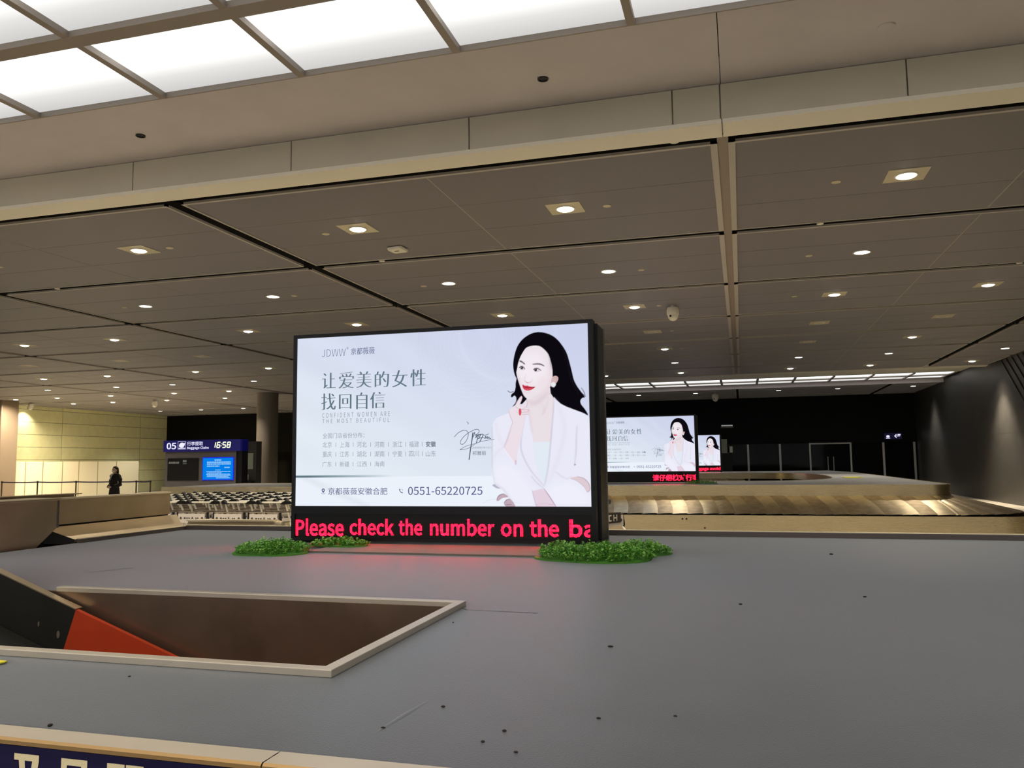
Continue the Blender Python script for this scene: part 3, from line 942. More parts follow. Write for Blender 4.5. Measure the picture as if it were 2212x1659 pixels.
# steel conveyor housing behind the left end of the deck
hs = thing('conveyor_housing', (-6.3, 6.5, 0.0), 'stainless steel conveyor housing behind the left end of the grey deck', 'conveyor')
def hp(x, y, z): return (x + 6.3, y - 6.5, z)
bx = MB()
bx.add([hp(-6.0, 4.6, .94), hp(-6.0, 5.80, .94), hp(-6.0, 6.03, 1.11), hp(-6.0, 6.03, 1.36), hp(-6.0, 4.6, 1.36)], [(0, 1, 2, 3, 4)])
bx.add([hp(-6.0, 6.03, 1.11), hp(-6.0, 6.03, 1.36), hp(-6.32, 6.03, 1.36), hp(-6.32, 6.03, 1.05)], [(0, 1, 2, 3)])
bx.box(*[v for v in (0.0, 0.32, -1.9, -0.47, 1.352, 1.362)])
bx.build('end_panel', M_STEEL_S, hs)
MB().box(0.292, 0.304, -0.484, -0.466, 1.10, 1.352).build('corner_edge', M_KERB, hs)
MB().box(0.0, 0.308, -1.9, -0.462, 1.345, 1.366).box(-0.03, 0.058, -0.462, 1.345, 1.338, 1.354).build('top_flange', M_EDGE, hs)
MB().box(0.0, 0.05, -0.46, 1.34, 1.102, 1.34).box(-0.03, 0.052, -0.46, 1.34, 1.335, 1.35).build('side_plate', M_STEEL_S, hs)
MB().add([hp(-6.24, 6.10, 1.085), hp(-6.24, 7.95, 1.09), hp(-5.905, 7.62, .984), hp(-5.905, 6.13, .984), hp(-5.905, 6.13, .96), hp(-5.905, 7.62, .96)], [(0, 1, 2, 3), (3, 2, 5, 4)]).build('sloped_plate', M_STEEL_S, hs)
MB().add([hp(-6.24, 6.11, 1.08), hp(-5.91, 6.14, .98), hp(-5.91, 6.14, .94), hp(-6.30, 6.11, .94)], [(0, 1, 2, 3)]).box(-0.05, 0.035, -0.45, 1.33, 0.0, 1.102).build('dark_underside', M_BLACK, hs)  # shade of the gap and open plate end put in as black
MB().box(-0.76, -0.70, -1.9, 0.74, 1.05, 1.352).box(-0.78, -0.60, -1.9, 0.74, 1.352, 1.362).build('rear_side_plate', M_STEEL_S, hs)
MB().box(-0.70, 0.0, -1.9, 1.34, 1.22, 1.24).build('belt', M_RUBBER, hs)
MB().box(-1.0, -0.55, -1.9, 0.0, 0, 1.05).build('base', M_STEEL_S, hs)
# low steel guard behind the far kerb, left of the screen
tb = thing('steel_guard_box', (-5.75, 8.3, 0.0), 'low bright steel guard behind the far kerb left of the screen', 'guard rail')
tb_m = MB()
pr_ = [(0.0, 0.0), (0.0, 0.93), (0.02, 0.985), (0.06, 1.0), (0.2, 1.0), (0.2, 0.0)]
tb_m.extrude([(-0.62, y, z) for y, z in pr_], (1.12, 0, 0))
tb_m.lathe([(0.10, 0.0), (0.10, 0.94), (0.08, 0.985), (0.03, 1.0)], (0.52, 0.10, 0), 20)
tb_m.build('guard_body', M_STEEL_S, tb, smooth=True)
MB().box(-0.62, 0.55, -0.012, 0.06, 0.985, 1.006).build('top_edge', M_EDGE, tb)

# ------------------------------------------------------------------ the advertisement artwork
SW, SH = 2.629, 1.486
def homog(src, dst):
    A = []
    for (x, y), (u, v) in zip(src, dst):
        A.append([x, y, 1, 0, 0, 0, -u * x, -u * y, -u])
        A.append([0, 0, 0, x, y, 1, -v * x, -v * y, -v])
    return np.linalg.svd(np.array(A, float))[2][-1].reshape(3, 3)
# the artwork was measured on a skewed sheet: these corners square it up onto the flat screen (u right, v down)
HM = homog([(643, 732.3), (1270, 698.6), (1277, 1095.5), (638, 1092.5)], [(0, 0), (1, 0), (1, 1), (0, 1)])
def art(x, y, sc=1.0, ox=0.0, oy=0.0):
    q = HM @ np.array([x / sc + ox, y / sc + oy, 1.0])
    return q[0] / q[2], q[1] / q[2]
def A1(x, y): return art(x, y, 2.963, 600, 670)
def A5(x, y): return art(x, y, 4.046, 1040, 700)
def A8(x, y): return art(x, y, 7.214, 960, 880)
NX, NY = 700, 396

def paint():
    g = np.zeros((NY, NX, 3))
    U, V = np.meshgrid((np.arange(NX) + 0.5) / NX, (np.arange(NY) + 0.5) / NY)
    base = np.array([229, 238, 247.0]); topr = np.array([205, 211, 238.0]); left = np.array([226, 233, 244.0])
    t = np.clip((U * 0.6 + (1 - V) * 0.8 - 0.35), 0, 1)[..., None]
    g[:] = base * (1 - t) + topr * t
    # faint slanting rays and rings of the backdrop
    ang = np.arctan2(V - 1.6, (U - 1.5) * 1.77)
    g += (3.0 * np.sin(ang * 70) * np.clip(1 - U * 1.1, 0, 1) * np.clip(1.2 - V, 0, 1))[..., None]
    rr_ = np.hypot((U - 0.62) * 1.77, V - 0.08)
    g -= (1.6 * (0.5 + 0.5 * np.sin(rr_ * 260)) * ((rr_ < 0.34) & (rr_ > 0.12)))[..., None]
    rr2 = np.hypot((U - 0.74) * 1.77, V - 0.02)
    g += (3.0 * np.clip(1 - abs(rr2 - 0.28) / 0.02, 0, 1))[..., None]
    # white footer and its fading teal bar
    ft = (V > 0.832)
    g[ft] = np.array([239, 245, 254])
    bar = (V > 0.820) & (V < 0.8345)
    k = np.clip(1 - (U - 0.05) / 0.30, 0, 1)[..., None] * bar[..., None]
    g[:] = g * (1 - k) + np.array([96, 122, 132]) * k
    sw = np.clip(1 - abs((V - 0.845) - (U - 0.05) * 0.75) / 0.035, 0, 1) * ft * (U < 0.27)
    g -= (10 * sw)[..., None]

    def cover(poly, soft=0):
        P = np.array(poly)
        px = P[:, 0] * NX; py = P[:, 1] * NY
        x0, x1 = max(0, int(px.min()) - 2 - 3 * soft), min(NX, int(px.max()) + 3 + 3 * soft)
        y0, y1 = max(0, int(py.min()) - 2 - 3 * soft), min(NY, int(py.max()) + 3 + 3 * soft)
        if x1 <= x0 or y1 <= y0:
            return None
        S = 3
        xs = x0 + (np.arange((x1 - x0) * S) + 0.5) / S
        ys = y0 + (np.arange((y1 - y0) * S) + 0.5) / S
        ins = np.zeros((len(ys), len(xs)), bool)
        n = len(P)
        for i in range(n):
            ax, ay, bx_, by = px[i], py[i], px[(i + 1) % n], py[(i + 1) % n]
            if ay == by: continue
            rows = (ys > min(ay, by)) & (ys <= max(ay, by))
            if not rows.any(): continue
            xc = ax + (ys[rows] - ay) / (by - ay) * (bx_ - ax)
            ins[rows] ^= xs[None, :] > xc[:, None]
        c = ins.reshape(y1 - y0, S, x1 - x0, S).mean((1, 3))
        for _ in range(2 if soft else 0):
            for ax_ in (0, 1):
                k_ = np.ones(2 * soft + 1) / (2 * soft + 1)
                c = np.apply_along_axis(lambda r: np.convolve(r, k_, 'same'), ax_, c)
        return c, y0, y1, x0, x1
    def fill(pts, rgb, f=A5, smooth=True, soft=0, alpha=1.0, raw=False, clip=None):
        if smooth: pts = catmull(pts, 6)
        P = pts if raw else [f(*p) for p in pts]
        r = cover(P, soft)
        if r is None: return
        c, y0, y1, x0, x1 = r
        c = c * alpha
        if clip is not None: c = c * clip[y0:y1, x0:x1]
        c = c[..., None]
        g[y0:y1, x0:x1] = g[y0:y1, x0:x1] * (1 - c) + np.array(rgb) * c
    def mask(pts, smooth=True, f=A5):
        m_ = np.zeros((NY, NX))
        if smooth: pts = catmull(pts, 6)
        r = cover([f(*p) for p in pts])
        if r: m_[r[1]:r[2], r[3]:r[4]] = r[0]
        return m_
    def line(pts, w, rgb, f=A5, alpha=1.0, soft=0, smooth=True, clip=None):
        if smooth and len(pts) > 2: pts = catmull(pts, 6, closed=False)
        L_, R_ = [], []
        n = len(pts)
        for i in range(n):
            a = pts[max(0, i - 1)]; b = pts[min(n - 1, i + 1)]
            dx, dy = b[0] - a[0], b[1] - a[1]
            l = math.hypot(dx, dy) or 1
            ww = w * (0.35 + 0.65 * math.sin(math.pi * (0.12 + 0.76 * i / max(1, n - 1))))
            L_.append((pts[i][0] - dy / l * ww / 2, pts[i][1] + dx / l * ww / 2))
            R_.append((pts[i][0] + dy / l * ww / 2, pts[i][1] - dx / l * ww / 2))
        fill(L_ + R_[::-1], rgb, f, False, soft, alpha, clip=clip)

    HAIR = (12, 10, 16)
    hair = [(455, 80), (520, 75), (590, 92), (650, 128), (700, 185), (742, 255), (768, 340), (788, 420), (805, 490), (832, 545), (864, 590), (888, 622), (900, 645), (880, 648), (862, 672), (868, 705), (895, 740), (915, 770), (927, 800), (880, 778), (820, 757), (760, 738), (700, 708), (650, 668), (600, 640), (420, 640), (385, 668), (348, 702), (320, 690), (298, 705), (268, 725), (295, 690), (302, 650), (285, 628), (262, 645), (258, 620), (285, 595), (295, 560), (297, 520), (303, 480), (290, 450), (278, 400), (276, 340), (288, 270), (312, 200), (350, 145), (400, 105)]
    fill(hair, HAIR)
    for p in ([(862, 600), (890, 620), (910, 640)], [(225, 585), (250, 600), (280, 590)], [(255, 640), (275, 615), (295, 620)], [(870, 560), (895, 600), (905, 628)]):
        line(p, 5, (30, 26, 34), alpha=0.8)
    line([(700, 200), (745, 320), (780, 480), (850, 620)], 10, (34, 30, 38), alpha=0.5, soft=1)
    # jacket
    jac = [(100, 860), (130, 822), (180, 800), (240, 780), (300, 790), (380, 792), (420, 800), (500, 830), (560, 820), (618, 800), (628, 720), (632, 640), (655, 668), (690, 700), (740, 725), (830, 760), (900, 788), (936, 815), (946, 900), (955, 1100), (960, 1400), (962, 1620), (280, 1620), (205, 1490), (150, 1430), (108, 1390), (88, 1320), (92, 1200), (97, 1000), (92, 900)]
    fill(jac, (236, 236, 251), smooth=False)
    jm = mask(jac, False)
    # skin: neck and chest
    fill([(400, 650), (440, 662), (480, 645), (540, 600), (597, 555), (603, 610), (632, 652), (630, 760), (618, 860), (605, 1034), (448, 1036), (436, 950), (420, 870), (410, 790), (402, 720)], (236, 226, 232), smooth=False)
    line([(405, 668), (450, 700), (520, 660), (590, 590)], 26, (208, 184, 190), alpha=0.55, soft=4)
    line([(530, 700), (545, 760), (528, 800)], 10, (214, 196, 202), alpha=0.5, soft=2)
    line([(585, 640), (560, 740), (520, 800)], 10, (218, 200, 206), alpha=0.5, soft=2)
    line([(405, 720), (425, 860), (440, 960)], 14, (218, 202, 210), alpha=0.5, soft=2)
    fill([(448, 1036), (525, 1030), (605, 1032), (596, 1130), (580, 1260), (545, 1400), (500, 1310), (462, 1180)], (229, 237, 247), smooth=False)
    # face
    face = [(412, 200), (460, 192), (508, 197), (548, 226), (583, 268), (603, 325), (617, 390), (620, 450), (616, 505), (600, 548), (570, 590), (528, 622), (480, 648), (435, 660), (396, 655), (366, 626), (345, 578), (326, 522), (309, 464), (303, 424), (310, 388), (320, 340), (338, 290), (363, 245), (385, 215)]
    fill(face, (240, 231, 237))
    fm = mask(face)
    fill([(340, 300), (420, 260), (520, 290), (560, 400), (540, 500), (450, 520), (360, 500), (325, 420)], (247, 241, 247), soft=8, alpha=0.8, clip=fm)
    line([(600, 330), (618, 440), (600, 548), (530, 622), (440, 660)], 34, (226, 206, 212), soft=5, alpha=0.7, clip=fm)
    line([(312, 440), (330, 530), (366, 626)], 14, (224, 206, 214), soft=3, alpha=0.7, clip=fm)
    line([(590, 250), (606, 330), (618, 400)], 16, (120, 104, 112), soft=2, alpha=0.55, clip=fm)
    fill([(500, 480), (560, 470), (580, 520), (520, 560)], (243, 222, 228), soft=7, alpha=0.7, clip=fm)
    # ear and earring
    fill([(618, 468), (640, 456), (664, 464), (669, 488), (652, 520), (628, 540), (606, 530), (608, 498)], (216, 184, 184))
    line([(628, 476), (650, 470), (656, 492), (638, 516)], 6, (186, 148, 150), alpha=0.7)
    for a in range(5):
        fill([(625 + 13 * math.cos(a * 1.257 + b) * (1.0) + 11 * math.cos(a * 1.257), 533 + 13 * math.sin(a * 1.257 + b) + 11 * math.sin(a * 1.257)) for b in np.arange(0, 6.2, 0.8)], (236, 236, 242))
    line([(605, 520), (608, 545), (628, 557), (645, 540)], 4, (190, 186, 196), alpha=0.7)
    # brows, eyes
    fill([(331, 321), (352, 327), (378, 350), (374, 357), (350, 340), (333, 333)], (112, 100, 108))
    fill([(446, 351), (490, 346), (522, 351), (549, 369), (545, 373), (516, 362), (482, 358), (450, 358)], (116, 104, 112))
    for (wh, cx, cy, r, lash, low) in (
        ([(331, 386), (346, 376), (364, 384), (375, 398), (360, 401), (341, 397)], 350, 387, 10.5, [(326, 387), (346, 374), (365, 382), (378, 398)], [(334, 398), (350, 404), (372, 401)]),
        ([(453, 405), (470, 395), (493, 397), (513, 410), (494, 415), (467, 415)], 471, 404, 11.5, [(449, 404), (468, 392), (494, 394), (520, 411)], [(460, 417), (480, 420), (505, 415)])):
        fill(wh, (222, 214, 222), alpha=0.8)
        m_ = mask(wh)
        fill([(cx + r * math.cos(a), cy + r * 1.1 * math.sin(a)) for a in np.arange(0, 6.28, 0.5)], (32, 24, 28), clip=m_)
        fill([(cx - 4 + 3 * math.cos(a), cy - 4 + 3 * math.sin(a)) for a in np.arange(0, 6.28, 0.8)], (225, 225, 235))
        line(lash, 6.5, (46, 36, 42))
        line(low, 3, (130, 112, 120), alpha=0.7)
        line([(p[0], p[1] - 10) for p in lash], 4, (196, 176, 182), alpha=0.6)
    # nose, lips
    line([(388, 440), (372, 490), (380, 506)], 5, (222, 202, 208), alpha=0.8, soft=1)
    line([(376, 500), (392, 515), (412, 517), (432, 506)], 5, (200, 170, 176), alpha=0.9)
    line([(392, 512), (404, 516)], 4, (140, 104, 110))
    line([(436, 480), (440, 500), (430, 512)], 5, (222, 202, 208), alpha=0.8, soft=1)
    fill([(355, 535), (366, 536), (378, 543), (396, 541), (412, 547), (440, 552), (467, 552), (445, 571), (408, 584), (378, 579), (362, 563)], (206, 58, 78))
    line([(358, 541), (380, 556), (410, 560), (465, 553)], 4, (130, 18, 36))
    line([(380, 570), (405, 574), (430, 567)], 6, (240, 128, 136), alpha=0.8)
    line([(372, 596), (400, 602), (430, 594)], 6, (222, 200, 206), alpha=0.7, soft=1)
    # jacket shading and lapels
    GR = (182, 176, 198)
    line([(632, 645), (618, 850), (600, 1050), (578, 1250), (548, 1410)], 6, GR, alpha=0.9, soft=1)
    line([(380, 792), (360, 900), (342, 1020), (345, 1110), (380, 1200), (440, 1300), (545, 1420)], 6, GR, alpha=0.85, soft=1)
    line([(640, 660), (700, 800), (720, 960), (640, 1250), (560, 1400)], 16, (224, 216, 234), alpha=0.6, soft=4)
    line([(832, 890), (826, 1000), (822, 1120), (808, 1240)], 6, GR, alpha=0.8, soft=1)
    line([(808, 1240), (812, 1228), (822, 1236)], 8, (150, 140, 160), alpha=0.8)
    line([(640, 1290), (690, 1330), (745, 1355), (785, 1335)], 8, (214, 204, 224), alpha=0.8, soft=1)
    line([(92, 900), (90, 1050), (92, 1240), (110, 1390)], 6, (196, 192, 210), alpha=0.8, soft=1)
    line([(120, 850), (150, 1000), (190, 1080)], 8, (222, 214, 232), alpha=0.7, soft=3)
    line([(100, 1180), (140, 1110), (190, 1085)], 6, (216, 208, 228), alpha=0.7, soft=2)
    line([(110, 1390), (180, 1440), (230, 1500), (290, 1610)], 6, (186, 180, 202), alpha=0.8, soft=1)
    fill([(110, 1240), (240, 1220), (420, 1420), (460, 1600), (300, 1600), (190, 1440), (105, 1360)], (243, 244, 255), soft=8, alpha=0.7, clip=jm)
    fill([(560, 1440), (760, 1380), (900, 1460), (960, 1600), (660, 1600)], (244, 245, 255), soft=8, alpha=0.7, clip=jm)
    # forearms
    fill([(775, 1352), (830, 1336), (890, 1352), (932, 1396), (944, 1448), (920, 1472), (890, 1424), (830, 1374)], (226, 206, 214))
    line([(830, 1336), (890, 1352), (932, 1396), (944, 1448), (922, 1472)], 5, (176, 150, 162))
    line([(775, 1352), (830, 1374), (890, 1424), (918, 1472)], 5, (200, 184, 198), alpha=0.8)
    fill([(438, 1462), (530, 1440), (585, 1505), (648, 1600), (470, 1600)], (231, 212, 226), smooth=False)
    line([(438, 1455), (455, 1530), (478, 1600)], 6, (206, 196, 214))
    line([(540, 1440), (590, 1510), (645, 1596)], 7, (178, 152, 170))
    line([(470, 1580), (540, 1574), (630, 1580)], 6, (212, 186, 206), alpha=0.7)
    line([(430, 1330), (480, 1390), (545, 1440)], 5, GR, alpha=0.8, soft=1)
    # raised hand and forearm
    arm = [(250, 905), (268, 862), (240, 790), (236, 755), (262, 735), (290, 716), (306, 680), (330, 645), (346, 630), (354, 642), (346, 672), (332, 706), (346, 716), (366, 692), (388, 664), (400, 688), (392, 716), (386, 730), (412, 744), (416, 764), (404, 778), (412, 792), (380, 800), (368, 870), (350, 960), (336, 1020), (316, 1100), (297, 1232), (245, 1165), (190, 1085), (205, 1030), (228, 985)]
    fill(arm, (239, 226, 235), smooth=False)
    am = mask(arm, False)
    line([(255, 905), (225, 1000), (190, 1085)], 8, (206, 186, 198), alpha=0.8, soft=1)
    line([(190, 1085), (245, 1165), (295, 1232)], 7, (250, 240, 250))
    line([(296, 1190), (294, 1232)], 10, (170, 140, 156), alpha=0.8, soft=1)
    line([(236, 755), (244, 800), (268, 862), (250, 905)], 5, (206, 180, 190), alpha=0.8)
    line([(290, 716), (318, 668), (346, 630)], 4, (206, 176, 184), alpha=0.9)
    line([(346, 632), (354, 645), (345, 676), (330, 708)], 4, (200, 168, 178), alpha=0.9)
    line([(388, 664), (400, 690), (386, 730)], 4, (204, 172, 182), alpha=0.9)
    line([(290, 720), (322, 742), (352, 748), (386, 730)], 5, (212, 184, 192), alpha=0.9)
    line([(300, 765), (330, 800)], 5, (206, 178, 188), alpha=0.8)
    line([(345, 752), (380, 752), (412, 748)], 4, (204, 168, 176), alpha=0.9)
    line([(346, 776), (376, 772), (408, 772)], 4, (204, 168, 176), alpha=0.9)
    line([(350, 796), (380, 792), (410, 792)], 4, (204, 168, 176), alpha=0.9)
    fill([(326, 745), (340, 744), (346, 770), (340, 798), (328, 800), (322, 772)], (214, 84, 100))
    line([(316, 765), (318, 798), (326, 800)], 5, (250, 240, 244))
    fill([(398, 756), (412, 752), (416, 762), (404, 768)], (236, 190, 196))
    # folded arm's fingers at lower left
    FL = (196, 172, 186)
    fill([(128, 1538), (140, 1508), (165, 1490), (196, 1485), (228, 1512), (184, 1520), (158, 1536), (146, 1546), (132, 1548)], FL)
    line([(128, 1540), (140, 1508), (165, 1490), (196, 1485)], 4, (110, 92, 106))
    fill([(192, 1562), (216, 1536), (246, 1532), (275, 1562), (290, 1604), (230, 1604), (198, 1585)], FL)
    line([(192, 1562), (216, 1536), (246, 1532)], 4, (110, 92, 106)); line([(198, 1585), (230, 1578), (255, 1580)], 4, (130, 108, 122))
    fill([(92, 1412), (108, 1400), (132, 1418), (162, 1440), (124, 1434)], (188, 182, 204))
    line([(0, 1570), (60, 1540), (130, 1530)], 3, (214, 220, 232), alpha=0.9)
    return np.clip(g, 0, 255)

def picture_mesh():
    g = paint() / 255.0
    g = np.where(g <= 0.04045, g / 12.92, ((g + 0.055) / 1.055) ** 2.4) * 0.97
    xs = -SW / 2 + (np.arange(NX) / (NX - 1)) * SW
    zs = -(np.arange(NY) / (NY - 1)) * SH
    X, Z = np.meshgrid(xs, zs)
    co = np.stack([X, np.zeros_like(X), Z], -1).reshape(-1, 3).astype(np.float32)
    me = bpy.data.meshes.new('screen')
    idx = np.arange(NX * NY).reshape(NY, NX)
    q = np.stack([idx[1:, :-1], idx[1:, 1:], idx[:-1, 1:], idx[:-1, :-1]], -1).reshape(-1, 4)
    me.vertices.add(len(co)); me.vertices.foreach_set('co', co.ravel())
    me.loops.add(q.size); me.loops.foreach_set('vertex_index', q.ravel().astype(np.int32))
    me.polygons.add(len(q)); me.polygons.foreach_set('loop_start', (np.arange(len(q)) * 4).astype(np.int32))
    at = me.attributes.new('picture', 'FLOAT_COLOR', 'POINT')
    at.data.foreach_set('color', np.concatenate([g.reshape(-1, 3), np.ones((NX * NY, 1))], 1).astype(np.float32).ravel())
    me.materials.append(M_PICTURE)
    me.update(calc_edges=True)
    return me

def lettering_meshes():
    inks = [emis('ink_slate', lin((98, 118, 130)), 1.0), emis('ink_blue', lin((86, 98, 140)), 1.0), emis('ink_grey', lin((150, 158, 172)), 1.0), emis('ink_dark', lin((92, 104, 120)), 1.0), emis('ink_sign', lin((80, 96, 110)), 1.0), emis('ink_foot', lin((78, 88, 134)), 1.0)]
    sets = {}
    cur = ['brand_mark']
    def mbx():
        return sets.setdefault(cur[0], MB())
    y = -0.0035
    def T(s, x0, x1, ya, yb, ink, off=0.0, serif=0.0, sp=1.0):
        a = A1(x0, (ya + yb) / 2 if not isinstance(ya, tuple) else (ya[0] + yb[0]) / 2)
        b = A1(x1, (ya + yb) / 2)
        t = A1((x0 + x1) / 2, ya); u = A1((x0 + x1) / 2, yb)
        X0, X1 = -SW / 2 + a[0] * SW, -SW / 2 + b[0] * SW
        Z1, Z0 = -t[1] * SH, -u[1] * SH
        if serif:
            for k, d in enumerate((-1, -0.5, 0, 0.5, 1)):
                put_text(mbx(), s, X0 + serif + d * serif, X1 - serif + d * serif, Z0, Z1, y - 0.00012 * k, ink, off, sp)
        else:
            put_text(mbx(), s, X0, X1, Z0, Z1, y, ink, off, sp)
    T('JDWW', 283, 434, 251, 297, 1, -0.012)
    T('®', 440, 453, 236, 252, 1)
    T('京都薇薇', 468, 620, 240, 284, 1)
    cur[0] = 'headline'
    hd = [('让', 283, 372, 402, 500), ('爱', 390, 487, 397, 500), ('美', 503, 600, 394, 496), ('的', 620, 712, 393, 492), ('女', 732, 830, 386, 492), ('性', 848, 948, 379, 487)]
    for c, a, b, t, u in hd:
        T(c, a, b, t, u, 0, -0.02, 0.0052)
    for c, a, b, t, u in (('找', 278, 372, 533, 638), ('回', 392, 472, 540, 632), ('自', 502, 574, 528, 634), ('信', 590, 688, 525, 628)):
        T(c, a, b, t, u, 0, -0.02, 0.0052)
    cur[0] = 'slogan'
    T('CONFIDENT WOMEN ARE', 286, 717, 654, 684, 3, -0.008, 0, 1.25)
    T('THE MOST BEAUTIFUL', 286, 714, 693, 721, 3, -0.008, 0, 1.25)
    cur[0] = 'province_heading'
    T('全国门店省份分布：', 287, 553, 785, 820, 2)
    rows = [([('北京', 287, 346), ('上海', 397, 458), ('河北', 506, 569), ('河南', 618, 681), ('浙江', 734, 796), ('福建', 839, 902), ('安徽', 946, 1011)], 843, 880),
            ([('重庆', 287, 346), ('江苏', 396, 456), ('湖北', 506, 569), ('湖南', 618, 682), ('宁夏', 734, 796), ('四川', 839, 902), ('山东', 946, 1010)], 904, 941),
            ([('广东', 285, 345), ('新疆', 396, 456), ('江西', 506, 569), ('海南', 618, 682)], 969, 1003)]
    for ri, (ws, t, u) in enumerate(rows):
        cur[0] = 'province_row.%d' % ri
        for i, (s, a, b) in enumerate(ws):
            d = -(a - 287) * 0.004
            bold = s == '安徽'
            T(s, a, b, t + d, u + d, 3 if bold else 2, 0.014 if bold else 0.0)
            if i < len(ws) - 1:
                gx_ = (b + ws[i + 1][1]) / 2
                T('|', gx_ - 1.6, gx_ + 1.6, t + 4 + d, u - 4 + d, 2)
    cur[0] = 'shop_line'
    T('京都薇薇安徽合肥', 322, 700, 1136, 1182, 5)
    cur[0] = 'phone_number'
    T('0551-65220725', 832, 1308, 1131, 1184, 5, 0.004)
    cur[0] = 'caption'
    T('祁雅丽', 1244, 1330, 903, 931, 3)
    T('京都薇薇形象代言人', 1244, 1369, 875, 888, 2)
    cur[0] = 'signature'
    def uvp(p, f): 
        a = f(*p); return (-SW / 2 + a[0] * SW, -a[1] * SH)
    for pts, w in (([(345, 228), (370, 250), (358, 268)], 0.004), ([(150, 465), (220, 395), (300, 362), (350, 375), (368, 430), (340, 520), (290, 575), (255, 575), (245, 540), (290, 470), (360, 410), (440, 365), (500, 345), (538, 365), (520, 410), (470, 445)], 0.0045),
                   ([(440, 398), (428, 500), (404, 650), (380, 820)], 0.009), ([(235, 665), (330, 610), (470, 570), (600, 530), (775, 500)], 0.0035), ([(235, 665), (350, 648), (475, 578)], 0.0035),
                   ([(452, 410), (470, 400), (440, 470)], 0.006), ([(480, 430), (500, 440), (482, 480), (524, 430), (505, 520), (490, 570)], 0.007), ([(520, 440), (555, 425), (540, 485), (562, 430), (602, 430), (574, 490), (545, 540)], 0.007),
                   ([(500, 500), (560, 480), (610, 470)], 0.005), ([(610, 440), (660, 430), (690, 415)], 0.0045), ([(618, 495), (640, 455), (642, 490), (665, 458), (670, 490), (692, 465), (697, 492), (724, 488)], 0.0055)):
        mbx().ribbon([uvp(p, A8) for p in catmull(pts, 6, closed=False)], w, y - 0.0006, 4)
    # map pin and handset icons
    cur[0] = 'pin_icon'
    c = uvp((291, 1152), A1)
    mbx().add([(c[0] + 0.015 * math.cos(a), y, c[1] + 0.015 * math.sin(a)) for a in np.linspace(-0.5, 3.64, 14)] + [(c[0], y, c[1] - 0.026)], [tuple(range(15))], 5)
    mbx().add([(c[0] + 0.007 * math.cos(a), y - 0.0006, c[1] + 0.007 * math.sin(a)) for a in np.linspace(0, 6.0, 12)], [tuple(range(12))], 6)
    mbx().ribbon([(c[0] + 0.018 * math.cos(a), c[1] - 0.026 + 0.006 * math.sin(a)) for a in np.linspace(-3.6, 0.5, 12)], 0.003, y, 5)
    cur[0] = 'handset_icon'
    c = uvp((788, 1157), A1)
    mbx().ribbon([(c[0] - 0.013, c[1] + 0.016), (c[0] - 0.013, c[1] + 0.002), (c[0] - 0.002, c[1] - 0.012), (c[0] + 0.014, c[1] - 0.016)], [0.012, 0.006, 0.006, 0.012], y, 5)
    mbx().ribbon([(c[0] + 0.002 + 0.012 * math.cos(a), c[1] + 0.002 + 0.012 * math.sin(a)) for a in np.linspace(0, 1.57, 6)], 0.003, y, 5)
    inks.append(emis('ink_paper', lin((239, 245, 254)), 1.0))
    out = []
    for nm, mb in sets.items():
        o = mb.build(nm.split('.')[0], inks)
        out.append((nm.split('.')[0], o.data))
        bpy.data.objects.remove(o)
    return out

SCREEN_ME = picture_mesh()
LETTER_MES = lettering_meshes()

def led_display(loc, label, ticker, rz=0.0):
    t = thing('led_display', loc, label, 'advertising screen', 'advertising screens on the carousels', rz=rz)
    zt = 1.817
    hw = SW / 2
    fr = MB()
    fr.box(-hw - 0.035, -hw, -0.012, 0.11, 0.035, zt + 0.032).box(hw, hw + 0.04, -0.012, 0.11, 0.035, zt + 0.032)
    fr.box(-hw, hw, -0.012, 0.11, zt, zt + 0.032).box(-hw, hw, -0.012, 0.11, 0.262, 0.331)
    fr.box(-hw, hw, 0.02, 0.11, 0.262, zt)
    fr.box(-hw, hw, -0.012, 0.11, 0.035, 0.062)
    fr.build('front_frame', M_CAB, t)
    sc = bpy.data.objects.new('screen', SCREEN_ME); COL.objects.link(sc); sc.parent = t; sc.location = (0, -0.002, zt)
    for nm, me in LETTER_MES:
        le = bpy.data.objects.new(nm, me); COL.objects.link(le); le.parent = sc
    tk = MB().box(-hw, hw, 0.0, 0.1, 0.062, 0.262).build('ticker', M_BLACK, t)
    mb = MB()
    for (s, x0, x1, z0, z1, clip) in ticker:
        put_text(mb, s, x0, x1, z0, z1, -0.004, 0, 0.02, 1.0, clip)
    o = mb.build('ticker_text', M_LED, tk)
    o['label'] = 'glowing red dot-matrix text'
    MB().box(-hw - 0.075, hw + 0.062, 0.112, 0.50, 0.06, zt + 0.015).box(-0.01 - hw - 0.03, -hw - 0.02, 0.2, 0.21, zt + 0.015, zt + 0.07).build('rear_cabinet', M_CAB, t, bevel=0.006)
    MB().box(hw + 0.045, hw + 0.066, 0.44, 0.505, 0.0, zt + 0.02).build('edge_strip', M_GREY_EDGE, t)
    MB().box(-hw - 0.075, -hw + 0.10, 0.112, 0.48, 0.0, 0.06).build('foot', M_BLACK, t)
    MB().box(hw - 0.02, hw + 0.06, 0.09, 0.48, 0.0, 0.06).build('foot', M_BLACK, t)
    return t

